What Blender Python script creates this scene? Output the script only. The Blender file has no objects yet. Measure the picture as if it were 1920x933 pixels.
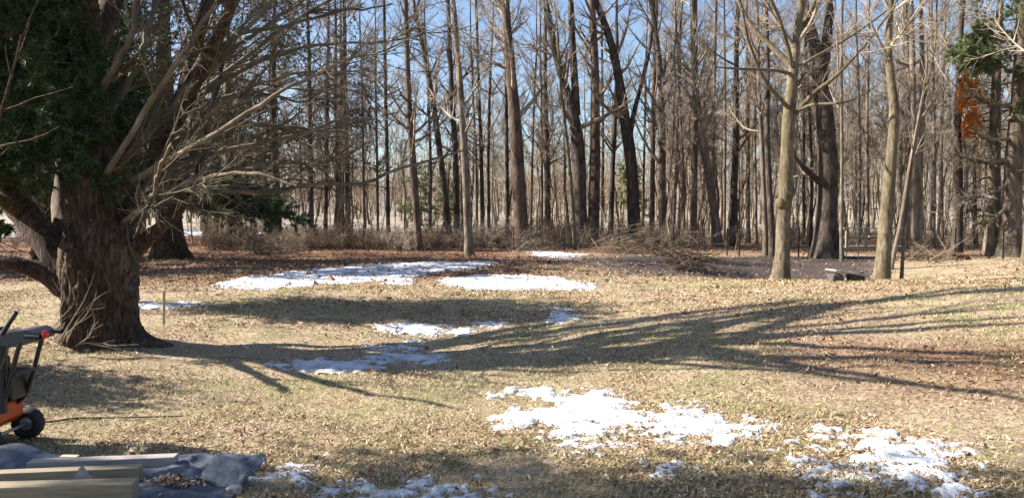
import bpy, math, random
import numpy as np
from mathutils import Vector, noise as mnoise

# ------------------------------------------------------------------ camera, sky, sun, exposure
F = 1478.0            # focal length in pixels of the 1920 px wide photograph
CAMZ = 1.9
PITCH = math.atan(76.5 / F)
SUN_EL = math.radians(34.0)
SHD = math.radians(-4.0)          # shadows run to +X

scene = bpy.context.scene
cam_d = bpy.data.cameras.new('camera'); cam = bpy.data.objects.new('camera', cam_d)
scene.collection.objects.link(cam); scene.camera = cam
cam.location = (0, 0, CAMZ); cam.rotation_euler = (math.pi / 2 - PITCH, 0, 0)
cam_d.sensor_width = 36.0; cam_d.lens = 36.0 * F / 1920.0
cam_d.clip_start = 0.05; cam_d.clip_end = 3000

world = bpy.data.worlds.new('World'); scene.world = world; world.use_nodes = True
wn = world.node_tree
sky = wn.nodes.new('ShaderNodeTexSky'); sky.sky_type = 'NISHITA'; sky.sun_disc = False
sky.sun_elevation = SUN_EL; sky.sun_rotation = math.radians(270) - SHD
sky.air_density = 1.0; sky.dust_density = 1.3; sky.ozone_density = 2.5
bgn = wn.nodes['Background']; tint = wn.nodes.new('ShaderNodeMix'); tint.data_type = 'RGBA'; tint.blend_type = 'MULTIPLY'; tint.inputs[0].default_value = 1
tint.inputs[7].default_value = (0.98, 0.985, 1.03, 1)      # a cool clear winter sky, the same everywhere
wn.links.new(sky.outputs[0], tint.inputs[6]); wn.links.new(tint.outputs[2], bgn.inputs[0]); bgn.inputs[1].default_value = 0.07

sd = bpy.data.lights.new('sun', 'SUN'); sd.energy = 5.0; sd.angle = math.radians(0.53); sd.color = (1.0, 0.945, 0.87)
so = bpy.data.objects.new('sun', sd); scene.collection.objects.link(so)
sdir = Vector((math.cos(SHD) * math.cos(SUN_EL), math.sin(SHD) * math.cos(SUN_EL), -math.sin(SUN_EL)))
so.rotation_euler = sdir.to_track_quat('-Z', 'Y').to_euler(); so.location = (-30, -5, 30)

scene.view_settings.view_transform = 'Standard'; scene.view_settings.look = 'None'
scene.view_settings.gamma = 1; scene.view_settings.use_curve_mapping = False
scene.view_settings.exposure = 1.62
scene.cycles.max_bounces = 5; scene.cycles.diffuse_bounces = 3; scene.cycles.glossy_bounces = 2
scene.cycles.transparent_max_bounces = 4
COL = scene.collection

# ------------------------------------------------------------------ numeric helpers
def vnoise(x, y, seed=0):
    """smooth 2-D value noise in -1..1 (vectorised)"""
    x = np.asarray(x, float); y = np.asarray(y, float)
    xi = np.floor(x).astype(np.int64); yi = np.floor(y).astype(np.int64)
    fx = x - xi; fy = y - yi
    fx = fx * fx * (3 - 2 * fx); fy = fy * fy * (3 - 2 * fy)
    def h(a, b):
        n = (a * 374761393 + b * 668265263 + seed * 974634777) & 0xffffffff
        n = ((n ^ (n >> 13)) * 1274126177) & 0xffffffff
        return ((n ^ (n >> 16)) & 0xffff) / 32767.5 - 1
    a = h(xi, yi); b = h(xi + 1, yi); c = h(xi, yi + 1); d = h(xi + 1, yi + 1)
    return (a * (1 - fx) + b * fx) * (1 - fy) + (c * (1 - fx) + d * fx) * fy

def fbm(x, y, seed=0, o=4):
    v = 0; a = 0.5
    for i in range(o):
        v = v + a * vnoise(x * 2 ** i, y * 2 ** i, seed + i); a *= 0.5
    return v

def sstep(a, b, x):
    t = np.clip((x - a) / (b - a), 0, 1); return t * t * (3 - 2 * t)

def zsmooth(X, Y):
    X = np.asarray(X, float); Y = np.asarray(Y, float)
    z = -0.27 * np.exp(-((X + 2.0) / 3.4) ** 2 - ((Y - 11.0) / 4.2) ** 2)
    z = z + 0.50 * sstep(0.0, 10.0, X) * np.exp(-((Y - 12.5) / 6.0) ** 2)
    z = z - 0.42 * np.exp(-((X - 9.5) / 4.5) ** 2 - ((Y - 25.0) / 3.2) ** 2)
    z = z + 0.05 * vnoise(X * 0.23, Y * 0.23, 5) * sstep(4, 9, Y)
    z = z + 1.2 * sstep(60, 160, Y) + 12.0 * sstep(150, 330, Y)
    return z

def zground(X, Y):
    X = np.asarray(X, float); Y = np.asarray(Y, float)
    near = 1 - sstep(22, 40, Y)
    return zsmooth(X, Y) + near * (0.022 * vnoise(X * 1.7, Y * 1.7, 11) + 0.010 * vnoise(X * 5, Y * 5, 12)) + (1 - near) * 0.05 * vnoise(X * .6, Y * .6, 13)

CP, SP = math.cos(PITCH), math.sin(PITCH)
def ray(x, y):
    u = (x - 960.0) / F; v = (466.5 - y) / F
    return np.array([u, CP + v * SP, -SP + v * CP])
def at(x, y, Y):
    d = ray(x, y); return np.array([0, 0, CAMZ]) + d * (Y / d[1])
def gp(x, y):
    """where the ray of a pixel meets the ground"""
    d = ray(x, y); z = 0.0
    for _ in range(30):
        t = (z - CAMZ) / d[2]; p = d * t
        z = 0.5 * z + 0.5 * float(zsmooth(p[0], p[1]))
    t = (z - CAMZ) / d[2]; p = d * t
    return np.array([p[0], p[1], float(zground(p[0], p[1]))])

def unit(v):
    return v / np.maximum(np.linalg.norm(v, axis=-1, keepdims=True), 1e-9)

# ------------------------------------------------------------------ mesh helpers
class MB:
    def __init__(s): s.v = []; s.f = []; s.n = 0
    def add(s, V, Fc):
        V = np.asarray(V, float).reshape(-1, 3); s.v.append(V); s.f.append(np.asarray(Fc, np.int64) + s.n); s.n += len(V)
    def mesh(s, name, mat, origin=(0, 0, 0), smooth=True):
        me = bpy.data.meshes.new(name)
        V = np.concatenate(s.v) - np.asarray(origin, float)
        me.vertices.add(len(V)); me.vertices.foreach_set('co', V.astype(np.float32).ravel())
        loops = np.concatenate([f.ravel() for f in s.f]); st = []; c = 0
        for f in s.f:
            st.append(c + np.arange(f.shape[0]) * f.shape[1]); c += f.size
        st = np.concatenate(st)
        me.loops.add(len(loops)); me.loops.foreach_set('vertex_index', loops.astype(np.int32))
        me.polygons.add(len(st)); me.polygons.foreach_set('loop_start', st.astype(np.int32))
        me.polygons.foreach_set('use_smooth', np.full(len(st), smooth, bool))
        me.materials.append(mat); me.update(calc_edges=True)
        return me

def obj(name, mesh, parent=None, loc=(0, 0, 0)):
    o = bpy.data.objects.new(name, mesh); COL.objects.link(o); o.location = loc
    if parent is not None: o.parent = parent
    return o
def tag(o, label=None, cat=None, group=None, kind=None):
    if label: o['label'] = label
    if cat: o['category'] = cat
    if group: o['group'] = group
    if kind: o['kind'] = kind
    return o
def thing(name, label, cat, loc=(0, 0, 0), group=None, rz=0):
    o = bpy.data.objects.new(name, None); COL.objects.link(o); o.location = loc; o.rotation_euler = (0, 0, rz)
    o.empty_display_size = 0.2
    return tag(o, label, cat, group)
def dup(root, loc, rz=0, sc=1.0, label=None, group=None):
    r = root.copy(); COL.objects.link(r); r.location = loc; r.rotation_euler = (0, 0, rz); r.scale = (sc, sc, sc)
    if label: r['label'] = label
    if group: r['group'] = group
    for ch in list(root.children):
        c = ch.copy(); COL.objects.link(c); c.parent = r
    return r

def tubes(mb, P, R, S, A0=None):
    """N tubes along K points: P (N,K,3), R (N,K) or (N,K,S)"""
    P = np.asarray(P, float); R = np.asarray(R, float)
    N, K = P.shape[:2]
    T = unit(np.gradient(P, axis=1))
    m = unit(P[:, -1] - P[:, 0])
    ref = np.where(np.abs(m[:, 2:3]) < 0.8, np.array([[0, 0, 1.0]]), np.array([[0.0, 1, 0]]))[:, None, :]
    A = unit(np.cross(T, np.broadcast_to(ref, T.shape))); B = np.cross(T, A)
    an = np.arange(S) * 2 * math.pi / S
    if R.ndim == 2: R = R[:, :, None]
    V = P[:, :, None, :] + R[..., None] * (A[:, :, None, :] * np.cos(an)[None, None, :, None] + B[:, :, None, :] * np.sin(an)[None, None, :, None])
    i = np.arange(N * K * S).reshape(N, K, S); j = np.roll(i, -1, axis=2)
    q = np.stack([i[:, :-1], j[:, :-1], j[:, 1:], i[:, 1:]], -1).reshape(-1, 4)
    mb.add(V, q)

def polyline(pts, K):
    """resample (M,4) x,y,z,r smoothly to K points"""
    p = np.asarray(pts, float); d = np.r_[0, np.cumsum(np.linalg.norm(np.diff(p[:, :3], axis=0), axis=1))]
    t = np.linspace(0, d[-1], K)
    q = np.stack([np.interp(t, d, p[:, c]) for c in range(4)], 1)
    for _ in range(2):
        q[1:-1] = 0.25 * q[:-2] + 0.5 * q[1:-1] + 0.25 * q[2:]
    return q[:, :3], q[:, 3]

def sprout(rng, P, R, n, t0, t1, L0, L1, ang, up, wob, K, rs, tip, bias=None, taper=0.5, rmax=9):
    N, Kp = P.shape[:2]
    w = np.linalg.norm(P[:, -1] - P[:, 0], axis=1); w = w / w.sum()
    i = rng.choice(N, n, p=w); t = rng.uniform(t0, t1, n); f = t * (Kp - 1)
    k = np.minimum(f.astype(int), Kp - 2); fr = (f - k)[:, None]
    pos = P[i, k] * (1 - fr) + P[i, k + 1] * fr
    tan = unit(P[i, k + 1] - P[i, k]); r = R[i, k] * (1 - fr[:, 0]) + R[i, k + 1] * fr[:, 0]
    v = rng.normal(size=(n, 3))
    if bias is not None: v = v + np.asarray(bias)
    v = unit(v - (v * tan).sum(1, keepdims=True) * tan)
    a = (ang + rng.normal(size=n) * 0.22)[:, None]
    d = np.cos(a) * tan + np.sin(a) * v
    L = rng.uniform(L0, L1, n) * (1 - taper * t); st = (L / (K - 1))[:, None]
    Q = np.zeros((n, K, 3)); Q[:, 0] = pos
    for j in range(1, K):
        Q[:, j] = Q[:, j - 1] + d * st
        d = unit(d + np.array([0, 0, up / K]) + wob * rng.normal(size=(n, 3)) / math.sqrt(K))
    r0 = np.minimum(np.maximum(r * rs, tip), rmax)[:, None]; s = np.linspace(0, 1, K)[None]
    return Q, r0 * (1 - s) + tip * s

def needles(mb, rng, P, n, per, L, W, spread=0.8, t0=0.1, droop=0.0):
    """tufts of thin needle blades along twigs"""
    N, K = P.shape[:2]
    i = rng.integers(0, N, n); f = rng.uniform(t0, 1, n) * (K - 1); k = np.minimum(f.astype(int), K - 2); fr = (f - k)[:, None]
    pos = np.repeat(P[i, k] * (1 - fr) + P[i, k + 1] * fr, per, 0)
    tan = np.repeat(unit(P[i, k + 1] - P[i, k]), per, 0)
    d = unit(tan * 0.7 + spread * rng.normal(size=(n * per, 3)) + np.array([0, 0, -droop]))
    s = unit(np.cross(d, rng.normal(size=d.shape)))
    l = L * rng.uniform(0.6, 1.2, (n * per, 1)); b = pos
    V = np.stack([b - s * W, b + s * W, b + d * l], 1)
    mb.add(V, np.arange(n * per * 3).reshape(-1, 3))

def box(mb, c, sx, sy, sz, rot=None, jitter=0):
    v = np.array([[x, y, z] for x in (-1, 1) for y in (-1, 1) for z in (-1, 1)], float) * np.array([sx, sy, sz]) / 2
    if rot is not None: v = v @ np.asarray(rot).T
    v = v + np.asarray(c)
    mb.add(v, [[0, 1, 3, 2], [4, 6, 7, 5], [0, 4, 5, 1], [2, 3, 7, 6], [0, 2, 6, 4], [1, 5, 7, 3]])

def bevel_obj(o, w, seg=2):
    m = o.modifiers.new('bevel', 'BEVEL'); m.width = w; m.segments = seg; m.limit_method = 'ANGLE'; return o

# ------------------------------------------------------------------ materials
def new_mat(name):
    m = bpy.data.materials.new(name); m.use_nodes = True
    nt = m.node_tree; b = nt.nodes['Principled BSDF']; b.inputs['Specular IOR Level'].default_value = 0.25
    return m, nt, b
def node(nt, t, **kw):
    n = nt.nodes.new(t)
    for k, v in kw.items(): setattr(n, k, v)
    return n
def ramp(nt, fac, stops):
    r = nt.nodes.new('ShaderNodeValToRGB'); e = r.color_ramp.elements
    while len(e) < len(stops): e.new(0.5)
    for el, (p, c) in zip(e, stops): el.position = p; el.color = (*c, 1)
    nt.links.new(fac, r.inputs[0]); return r.outputs[0]
def mixc(nt, fac, a, b, mode='MIX'):
    m = nt.nodes.new('ShaderNodeMix'); m.data_type = 'RGBA'; m.blend_type = mode
    for s, v in ((m.inputs[0], fac), (m.inputs[6], a), (m.inputs[7], b)):
        if isinstance(v, (int, float)): s.default_value = v
        elif isinstance(v, tuple): s.default_value = (*v, 1)
        else: nt.links.new(v, s)
    return m.outputs[2]
def tex(nt, scale, detail=4, rough=0.6, vec=None, kind='ShaderNodeTexNoise'):
    n = nt.nodes.new(kind); n.inputs['Scale'].default_value = scale
    if kind == 'ShaderNodeTexNoise':
        n.inputs['Detail'].default_value = detail; n.inputs['Roughness'].default_value = rough
    if vec is not None: nt.links.new(vec, n.inputs['Vector'])
    return n.outputs[0]
def coords(nt, which='Object', scale=(1, 1, 1)):
    c = nt.nodes.new('ShaderNodeTexCoord'); m = nt.nodes.new('ShaderNodeMapping'); m.inputs['Scale'].default_value = scale
    nt.links.new(c.outputs[which], m.inputs[0]); return m.outputs[0]
def bump(nt, b, h, strength, dist):
    n = nt.nodes.new('ShaderNodeBump'); n.inputs['Strength'].default_value = strength; n.inputs['Distance'].default_value = dist
    nt.links.new(h, n.inputs['Height']); nt.links.new(n.outputs[0], b.inputs['Normal'])

def bark(name, dark, mid, light, moss=None, sc=1.0, bs=0.6):
    m, nt, b = new_mat(name)
    v = coords(nt, 'Object', (9 * sc, 9 * sc, 2.5 * sc))
    n1 = tex(nt, 1.0, 5, 0.65, v); n2 = ramp(nt, tex(nt, 2.6, 5, 0.65, coords(nt, 'Object', (1, 1, .45))), [(0.38, (0, 0, 0)), (0.62, (1, 1, 1))])
    c = ramp(nt, n1, [(0.3, dark), (0.5, mid), (0.72, light)])
    oi = nt.nodes.new('ShaderNodeObjectInfo')
    c = mixc(nt, n2, c, mixc(nt, 1.0, c, (0.55, 0.52, 0.5), 'MULTIPLY'))
    g = nt.nodes.new('ShaderNodeMath'); g.operation = 'MULTIPLY'; g.inputs[1].default_value = 0.45; nt.links.new(oi.outputs['Random'], g.inputs[0])
    c = mixc(nt, g.outputs[0], c, mixc(nt, 1.0, c, (0.45, 0.40, 0.38), 'MULTIPLY'))
    if moss:
        n3 = tex(nt, 1.7, 3, 0.6, coords(nt, 'Object', (1, 1, .5)))
        c = mixc(nt, ramp(nt, n3, [(0.45, (0, 0, 0)), (0.65, (.8, .8, .8))]), c, moss)
    nt.links.new(c, b.inputs['Base Color']); b.inputs['Roughness'].default_value = 0.95
    bump(nt, b, n1, bs, 0.03); return m

M = {}
M['bark_big'] = bark('bark_big', (0.026, 0.017, 0.011), (0.095, 0.063, 0.042), (0.24, 0.17, 0.115), sc=2.2, bs=1.0)
M['bark_dark'] = bark('bark_dark', (0.030, 0.024, 0.019), (0.095, 0.074, 0.057), (0.20, 0.165, 0.13))
M['bark_grey'] = bark('bark_grey', (0.09, 0.072, 0.053), (0.215, 0.172, 0.128), (0.35, 0.29, 0.225))
M['bark_pale'] = bark('bark_pale', (0.06, 0.043, 0.028), (0.17, 0.134, 0.09), (0.33, 0.275, 0.20), moss=(0.13, 0.112, 0.05), sc=1.7, bs=1.0)
M['bark_red'] = bark('bark_red', (0.055, 0.037, 0.027), (0.14, 0.098, 0.070), (0.25, 0.19, 0.14))
M['bark_sapling'] = bark('bark_sapling', (0.16, 0.13, 0.095), (0.33, 0.275, 0.205), (0.47, 0.40, 0.31))
M['twig_grey'] = bark('twig_grey', (0.19, 0.155, 0.112), (0.35, 0.285, 0.21), (0.48, 0.40, 0.31), sc=.3, bs=0)
M['twig_brown'] = bark('twig_brown', (0.15, 0.11, 0.072), (0.29, 0.22, 0.15), (0.42, 0.33, 0.235), sc=.3, bs=0)
M['twig_pale'] = bark('twig_pale', (0.27, 0.225, 0.165), (0.43, 0.36, 0.27), (0.56, 0.48, 0.375), sc=.3, bs=0)
M['twig_dead'] = bark('twig_dead', (0.085, 0.067, 0.05), (0.19, 0.152, 0.115), (0.34, 0.28, 0.22), moss=(0.14, 0.12, 0.07), sc=.4, bs=0.2)

def island_mat(name, stops, rough=0.8, trans=0.0, noise_scale=None):
    m, nt, b = new_mat(name)
    g = nt.nodes.new('ShaderNodeNewGeometry')
    c = ramp(nt, g.outputs['Random Per Island'], stops)
    if noise_scale:
        n = tex(nt, noise_scale, 2, .5, coords(nt, 'Object'))
        c = mixc(nt, ramp(nt, n, [(0.35, (0, 0, 0)), (0.7, (1, 1, 1))]), c, mixc(nt, 1.0, c, (0.6, 0.62, 0.55), 'MULTIPLY'))
    nt.links.new(c, b.inputs['Base Color']); b.inputs['Roughness'].default_value = rough
    if trans:
        t = nt.nodes.new('ShaderNodeBsdfTranslucent'); nt.links.new(c, t.inputs[0])
        mx = nt.nodes.new('ShaderNodeMixShader'); mx.inputs[0].default_value = trans
        nt.links.new(b.outputs[0], mx.inputs[1]); nt.links.new(t.outputs[0], mx.inputs[2])
        nt.links.new(mx.outputs[0], nt.nodes['Material Output'].inputs[0])
    return m
M['needle_green'] = island_mat('needle_green', [(0, (0.035, 0.068, 0.026)), (0.55, (0.062, 0.108, 0.04)), (0.88, (0.10, 0.13, 0.05)), (1, (0.20, 0.15, 0.07))], 0.55, .15, .8)
M['needle_olive'] = island_mat('needle_olive', [(0, (0.045, 0.062, 0.024)), (0.55, (0.085, 0.095, 0.04)), (1, (0.16, 0.13, 0.07))], 0.7, .15, .8)
M['needle_brown'] = island_mat('needle_brown', [(0, (0.09, 0.06, 0.035)), (0.5, (0.17, 0.115, 0.065)), (0.8, (0.13, 0.12, 0.055)), (1, (0.26, 0.19, 0.12))], 0.8, .2, .8)
M['needle_bright'] = island_mat('needle_bright', [(0, (0.13, 0.17, 0.075)), (0.6, (0.22, 0.26, 0.12)), (1, (0.36, 0.34, 0.18))], 0.6, .2, .8)
M['needle_rust'] = island_mat('needle_rust',  [(0, (0.55, 0.15, 0.03)), (0.6, (0.74, 0.27, 0.05)), (1, (0.8, 0.40, 0.10))], 0.7, .3)
M['leaf'] = island_mat('leaf', [(0, (0.10, 0.055, 0.03)), (0.35, (0.26, 0.15, 0.08)), (0.68, (0.45, 0.305, 0.185)), (0.9, (0.57, 0.43, 0.29)), (1, (0.68, 0.57, 0.43))], 0.75, .12)
M['leaf_wood'] = island_mat('leaf_wood', [(0, (0.08, 0.042, 0.025)), (0.5, (0.22, 0.12, 0.065)), (1, (0.36, 0.24, 0.14))], 0.8, .1)
M['blade'] = island_mat('blade', [(0, (0.12, 0.11, 0.038)), (0.4, (0.28, 0.245, 0.10)), (0.75, (0.47, 0.40, 0.21)), (1, (0.58, 0.50, 0.31))], 0.8, .2)

def ground_material():
    m, nt, b = new_mat('ground')
    v = coords(nt, 'Object')
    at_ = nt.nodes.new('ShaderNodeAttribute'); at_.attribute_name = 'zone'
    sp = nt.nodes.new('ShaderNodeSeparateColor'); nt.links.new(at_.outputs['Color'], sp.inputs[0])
    nf = tex(nt, 22, 7, 0.78, v); nm = tex(nt, 1.5, 7, 0.68, v); nl = tex(nt, 0.33, 4, 0.6, v); ns = tex(nt, 0.8, 6, 0.65, v)
    leaf = ramp(nt, nf, [(0.32, (0.09, 0.058, 0.038)), (0.45, (0.28, 0.20, 0.132)), (0.56, (0.48, 0.355, 0.235)), (0.68, (0.68, 0.55, 0.40))])
    grass = ramp(nt, nf, [(0.32, (0.042, 0.038, 0.015)), (0.45, (0.165, 0.15, 0.065)), (0.57, (0.34, 0.30, 0.15)), (0.70, (0.52, 0.46, 0.30))])
    soil = ramp(nt, nf, [(0.30, (0.05, 0.034, 0.024)), (0.5, (0.15, 0.105, 0.072)), (0.72, (0.30, 0.225, 0.16))])
    c = mixc(nt, ramp(nt, nm, [(0.44, (0, 0, 0)), (0.56, (1, 1, 1))]), leaf, grass)
    c = mixc(nt, ramp(nt, nl, [(0.42, (0, 0, 0)), (0.58, (.85, .85, .85))]), c, leaf)
    c = mixc(nt, ramp(nt, ns, [(0.54, (0, 0, 0)), (0.68, (.85, .85, .85))]), c, soil)
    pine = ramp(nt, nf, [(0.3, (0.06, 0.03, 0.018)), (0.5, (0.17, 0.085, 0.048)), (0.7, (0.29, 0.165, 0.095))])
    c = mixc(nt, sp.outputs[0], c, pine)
    painted_shade = ramp(nt, nf, [(0.3, (0.025, 0.019, 0.017)), (0.5, (0.062, 0.047, 0.042)), (0.72, (0.13, 0.10, 0.085))])  # dark ground colour standing in for shade behind the right lawn edge
    c = mixc(nt, sp.outputs[1], c, painted_shade)
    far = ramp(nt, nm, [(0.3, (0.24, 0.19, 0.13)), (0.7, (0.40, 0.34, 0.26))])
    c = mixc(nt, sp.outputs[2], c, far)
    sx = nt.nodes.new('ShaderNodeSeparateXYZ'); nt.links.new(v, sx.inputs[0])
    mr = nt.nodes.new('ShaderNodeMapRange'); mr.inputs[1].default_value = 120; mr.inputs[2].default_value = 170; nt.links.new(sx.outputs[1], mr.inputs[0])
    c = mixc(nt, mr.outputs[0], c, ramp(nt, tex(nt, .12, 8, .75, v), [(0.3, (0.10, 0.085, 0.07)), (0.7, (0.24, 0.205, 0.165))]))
    nt.links.new(c, b.inputs['Base Color']); b.inputs['Roughness'].default_value = 0.95
    bump(nt, b, nf, 0.9, 0.03); return m
M['ground'] = ground_material()

def snow_material():
    m, nt, b = new_mat('snow'); v = coords(nt, 'Object')
    n = tex(nt, 7, 5, 0.7, v); n2 = tex(nt, 45, 3, 0.6, v)
    c = ramp(nt, n, [(0.35, (0.34, 0.34, 0.35)), (0.58, (0.62, 0.63, 0.655))])
    dirt = ramp(nt, n2, [(0.30, (1, 1, 1)), (0.40, (0, 0, 0))])
    c = mixc(nt, dirt, c, (0.28, 0.22, 0.15))
    nt.links.new(c, b.inputs['Base Color']); b.inputs['Roughness'].default_value = 0.6
    bump(nt, b, n, 0.7, 0.05); return m
M['snow'] = snow_material()

def simple(name, col, rough=0.5, metal=0, var=0.25, scale=12, stretch=(1, 1, 1), bs=0.1, spec=0.4):
    m, nt, b = new_mat(name); v = coords(nt, 'Object', stretch)
    n = tex(nt, scale, 5, 0.65, v)
    d = tuple(c * (1 - var) for c in col); l = tuple(min(1, c * (1 + var)) for c in col)
    nt.links.new(ramp(nt, n, [(0.3, d), (0.7, l)]), b.inputs['Base Color'])
    b.inputs['Roughness'].default_value = rough; b.inputs['Metallic'].default_value = metal
    b.inputs['Specular IOR Level'].default_value = spec
    bump(nt, b, n, bs, 0.01); return m
M['post'] = simple('post', (0.035, 0.032, 0.03), 0.7, 0.0)
M['wire'] = simple('wire', (0.05, 0.05, 0.05), 0.6, 0.4)
M['wood_grey'] = simple('wood_grey', (0.30, 0.26, 0.225), 0.75, 0, .3, 6, (1, 14, 14), 0.4)
M['wood_yellow'] = simple('wood_yellow', (0.25, 0.20, 0.125), 0.7, 0, .28, 5, (1, 14, 14), 0.3)
M['wood_weathered'] = simple('wood_weathered', (0.22, 0.19, 0.14), 0.85, 0, .35, 6, (10, 10, 1), 0.4)
M['wood_stake'] = simple('wood_stake', (0.42, 0.34, 0.23), 0.8, 0, .3, 8, (8, 8, 1), 0.3)
M['stone'] = simple('stone', (0.27, 0.25, 0.225), 0.9, 0, .55, 14, (1, 1, 1), 1.0)
M['stone_dark'] = simple('stone_dark', (0.075, 0.068, 0.062), 0.9, 0, .4, 12, (1, 1, 1), 0.8)
M['plastic_grey'] = simple('plastic_grey', (0.035, 0.038, 0.05), 0.5, 0, .15, 20, (1, 1, 1), 0.02)
M['plastic_black'] = simple('plastic_black', (0.015, 0.015, 0.016), 0.4, 0, .2, 20)
M['rubber'] = simple('rubber', (0.018, 0.018, 0.018), 0.8, 0, .3, 30)
M['paint_orange'] = simple('paint_orange', (0.42, 0.05, 0.012), 0.35, 0, .12, 10, (1, 1, 1), 0.03)
M['knob_red'] = simple('knob_red', (0.6, 0.02, 0.025), 0.35, 0, .1, 10)
M['steel'] = simple('steel', (0.35, 0.35, 0.36), 0.4, 0.8, .2, 15)
M['tarp_blue'] = simple('tarp_blue', (0.055, 0.066, 0.085), 0.45, 0, .5, 6, (1, 1, 1), 0.15, .5)
M['tarp_pale'] = simple('tarp_pale', (0.36, 0.40, 0.46), 0.4, 0, .2, 5, (1, 1, 1), 0.15, .5)

# ------------------------------------------------------------------ ground sheet
def axis(segs):
    out = []
    for a, b, s in segs: out.append(np.arange(a, b, s))
    return np.concatenate(out + [np.array([segs[-1][1]])])
gx = np.unique(np.r_[-np.geomspace(12, 300, 50)[::-1], axis([(-12, 12, 0.11)]), np.geomspace(12, 300, 50)])
gy = np.unique(np.r_[axis([(-8, 3, 0.5), (3, 16, 0.09), (16, 26, 0.18), (26, 45, 0.4)]), np.geomspace(45, 900, 70)])
GX, GY = np.meshgrid(gx, gy)
GZ = zground(GX, GY)
mb = MB(); idx = np.arange(GX.size).reshape(GX.shape)
mb.add(np.stack([GX, GY, GZ], -1), np.stack([idx[:-1, :-1], idx[:-1, 1:], idx[1:, 1:], idx[1:, :-1]], -1).reshape(-1, 4))
gm = mb.mesh('ground', M['ground'])
def zones(X, Y):
    wob = 1.2 * fbm(X * .35, Y * .35, 31)
    pine = sstep(18.5, 21.5, Y + wob * 1.5 + 0.16 * np.maximum(X + 6, 0) * -1) * (1 - sstep(-1, 5, X + wob))
    pine = np.maximum(pine, 0.75 * sstep(30, 34, Y + wob))
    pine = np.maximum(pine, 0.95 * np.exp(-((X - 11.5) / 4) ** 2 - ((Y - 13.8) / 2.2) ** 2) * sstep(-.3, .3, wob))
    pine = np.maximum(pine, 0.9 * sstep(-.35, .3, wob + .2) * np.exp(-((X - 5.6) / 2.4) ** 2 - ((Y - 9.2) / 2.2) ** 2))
    q = X / np.maximum(Y, 1)
    painted_shade = sstep(0, .8, Y - 20.7 + 0.3 * wob - 2.0 * sstep(.40, .16, q)) * (1 - sstep(30.5, 32, Y + .5 * wob)) * sstep(.07, .16, q) * (1 - sstep(.455, .49, q + .01 * wob))  # mask of the shade painted into the ground between the right hand trees
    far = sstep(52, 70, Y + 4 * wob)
    return np.stack([np.clip(pine, 0, 1), np.clip(painted_shade, 0, 1), far], -1)
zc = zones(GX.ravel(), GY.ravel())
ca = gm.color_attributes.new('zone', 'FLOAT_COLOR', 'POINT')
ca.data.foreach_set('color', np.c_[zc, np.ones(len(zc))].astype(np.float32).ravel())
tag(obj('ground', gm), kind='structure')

# ------------------------------------------------------------------ ground cover (uncountable)
rng = np.random.default_rng(3)
def scatter(n, y0, y1, pw):
    u = rng.uniform(0, 1, n); a = 1 - pw
    Y = (y0 ** a + u * (y1 ** a - y0 ** a)) ** (1 / a)
    X = rng.uniform(-1, 1, n) * (0.72 * Y + 1.5)
    return X, Y
def leaf_layer(name, n, y0, y1, pw, size, mat, label, dens=None):
    X, Y = scatter(n, y0, y1, pw)
    if dens is not None:
        k = rng.uniform(0, 1, len(X)) < dens(X, Y); X, Y = X[k], Y[k]
    n = len(X); Z = zground(X, Y) + 0.006
    a = rng.uniform(0, 2 * np.pi, n); s = size * np.exp(rng.normal(size=n) * .38) * np.clip(Y / 13, .7, 1.6)
    til = rng.normal(size=(n, 2)) * 0.6
    N = unit(np.stack([til[:, 0], til[:, 1], np.ones(n)], 1))
    U = unit(np.cross(N, np.stack([np.cos(a), np.sin(a), 0 * a], 1))); W = np.cross(N, U)
    C = np.stack([X, Y, Z], 1) + np.stack([0 * X, 0 * X, rng.uniform(0, 0.018, n)], 1)
    l = s[:, None]; w = l * rng.uniform(0.28, 0.6, n)[:, None]; cur = (rng.uniform(0.02, 0.28, n) * s)[:, None]
    V = np.stack([C - U * l / 2 + N * cur, C - W * w / 2, C + U * l / 2 + N * cur * .8, C + W * w / 2], 1)
    m = MB(); m.add(V, np.arange(4 * n).reshape(-1, 4))
    tag(obj(name, m.mesh(name, mat, smooth=False)), label, None, None, 'stuff')
patch = lambda X, Y: 0.10 + 0.90 * sstep(-0.05, 0.28, fbm(X * .75, Y * .75, 71) + 0.06 * (X > 3) + .1 * (Y > 14)) * (1 - .92 * zones(X, Y)[:, 1]) * (1 - .55 * zones(X, Y)[:, 0])
leaf_layer('leaf_litter', 240000, 4.2, 32, 1.1, 0.038, M['leaf'], 'dry tan fallen leaves strewn over the lawn', patch)
leaf_layer('leaf_litter', 80000, 7, 62, 0.8, 0.06, M['leaf_wood'], 'rust brown leaf litter under the trees at the lawn edge',
           lambda X, Y: np.clip(zones(X, Y)[:, 0] + 0.3 * zones(X, Y)[:, 1] + (Y > 33), 0, 1))
def blades(n):
    X, Y = scatter(n, 4.2, 24, 1.1)
    k = rng.uniform(0, 1, n) < 0.25 + 0.75 * sstep(-0.15, 0.2, fbm(X * .45, Y * .45, 171)); X, Y = X[k], Y[k]; n = len(X)
    Z = zground(X, Y); a = rng.uniform(0, 2 * np.pi, n); h = rng.uniform(0.012, 0.05, n); l = rng.uniform(0.03, 0.09, n)
    w = 0.0035 * np.clip(Y / 6, 1, 3)
    d = np.stack([np.cos(a), np.sin(a), 0 * a], 1); s = np.stack([-np.sin(a), np.cos(a), 0 * a], 1)
    C = np.stack([X, Y, Z], 1)
    V = np.stack([C - s * w[:, None], C + s * w[:, None], C + d * l[:, None] + np.stack([0 * h, 0 * h, h], 1)], 1)
    m = MB(); m.add(V, np.arange(3 * n).reshape(-1, 3))
    tag(obj('grass', m.mesh('grass', M['blade'], smooth=False)), 'short matted olive and straw coloured lawn grass', None, None, 'stuff')
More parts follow.
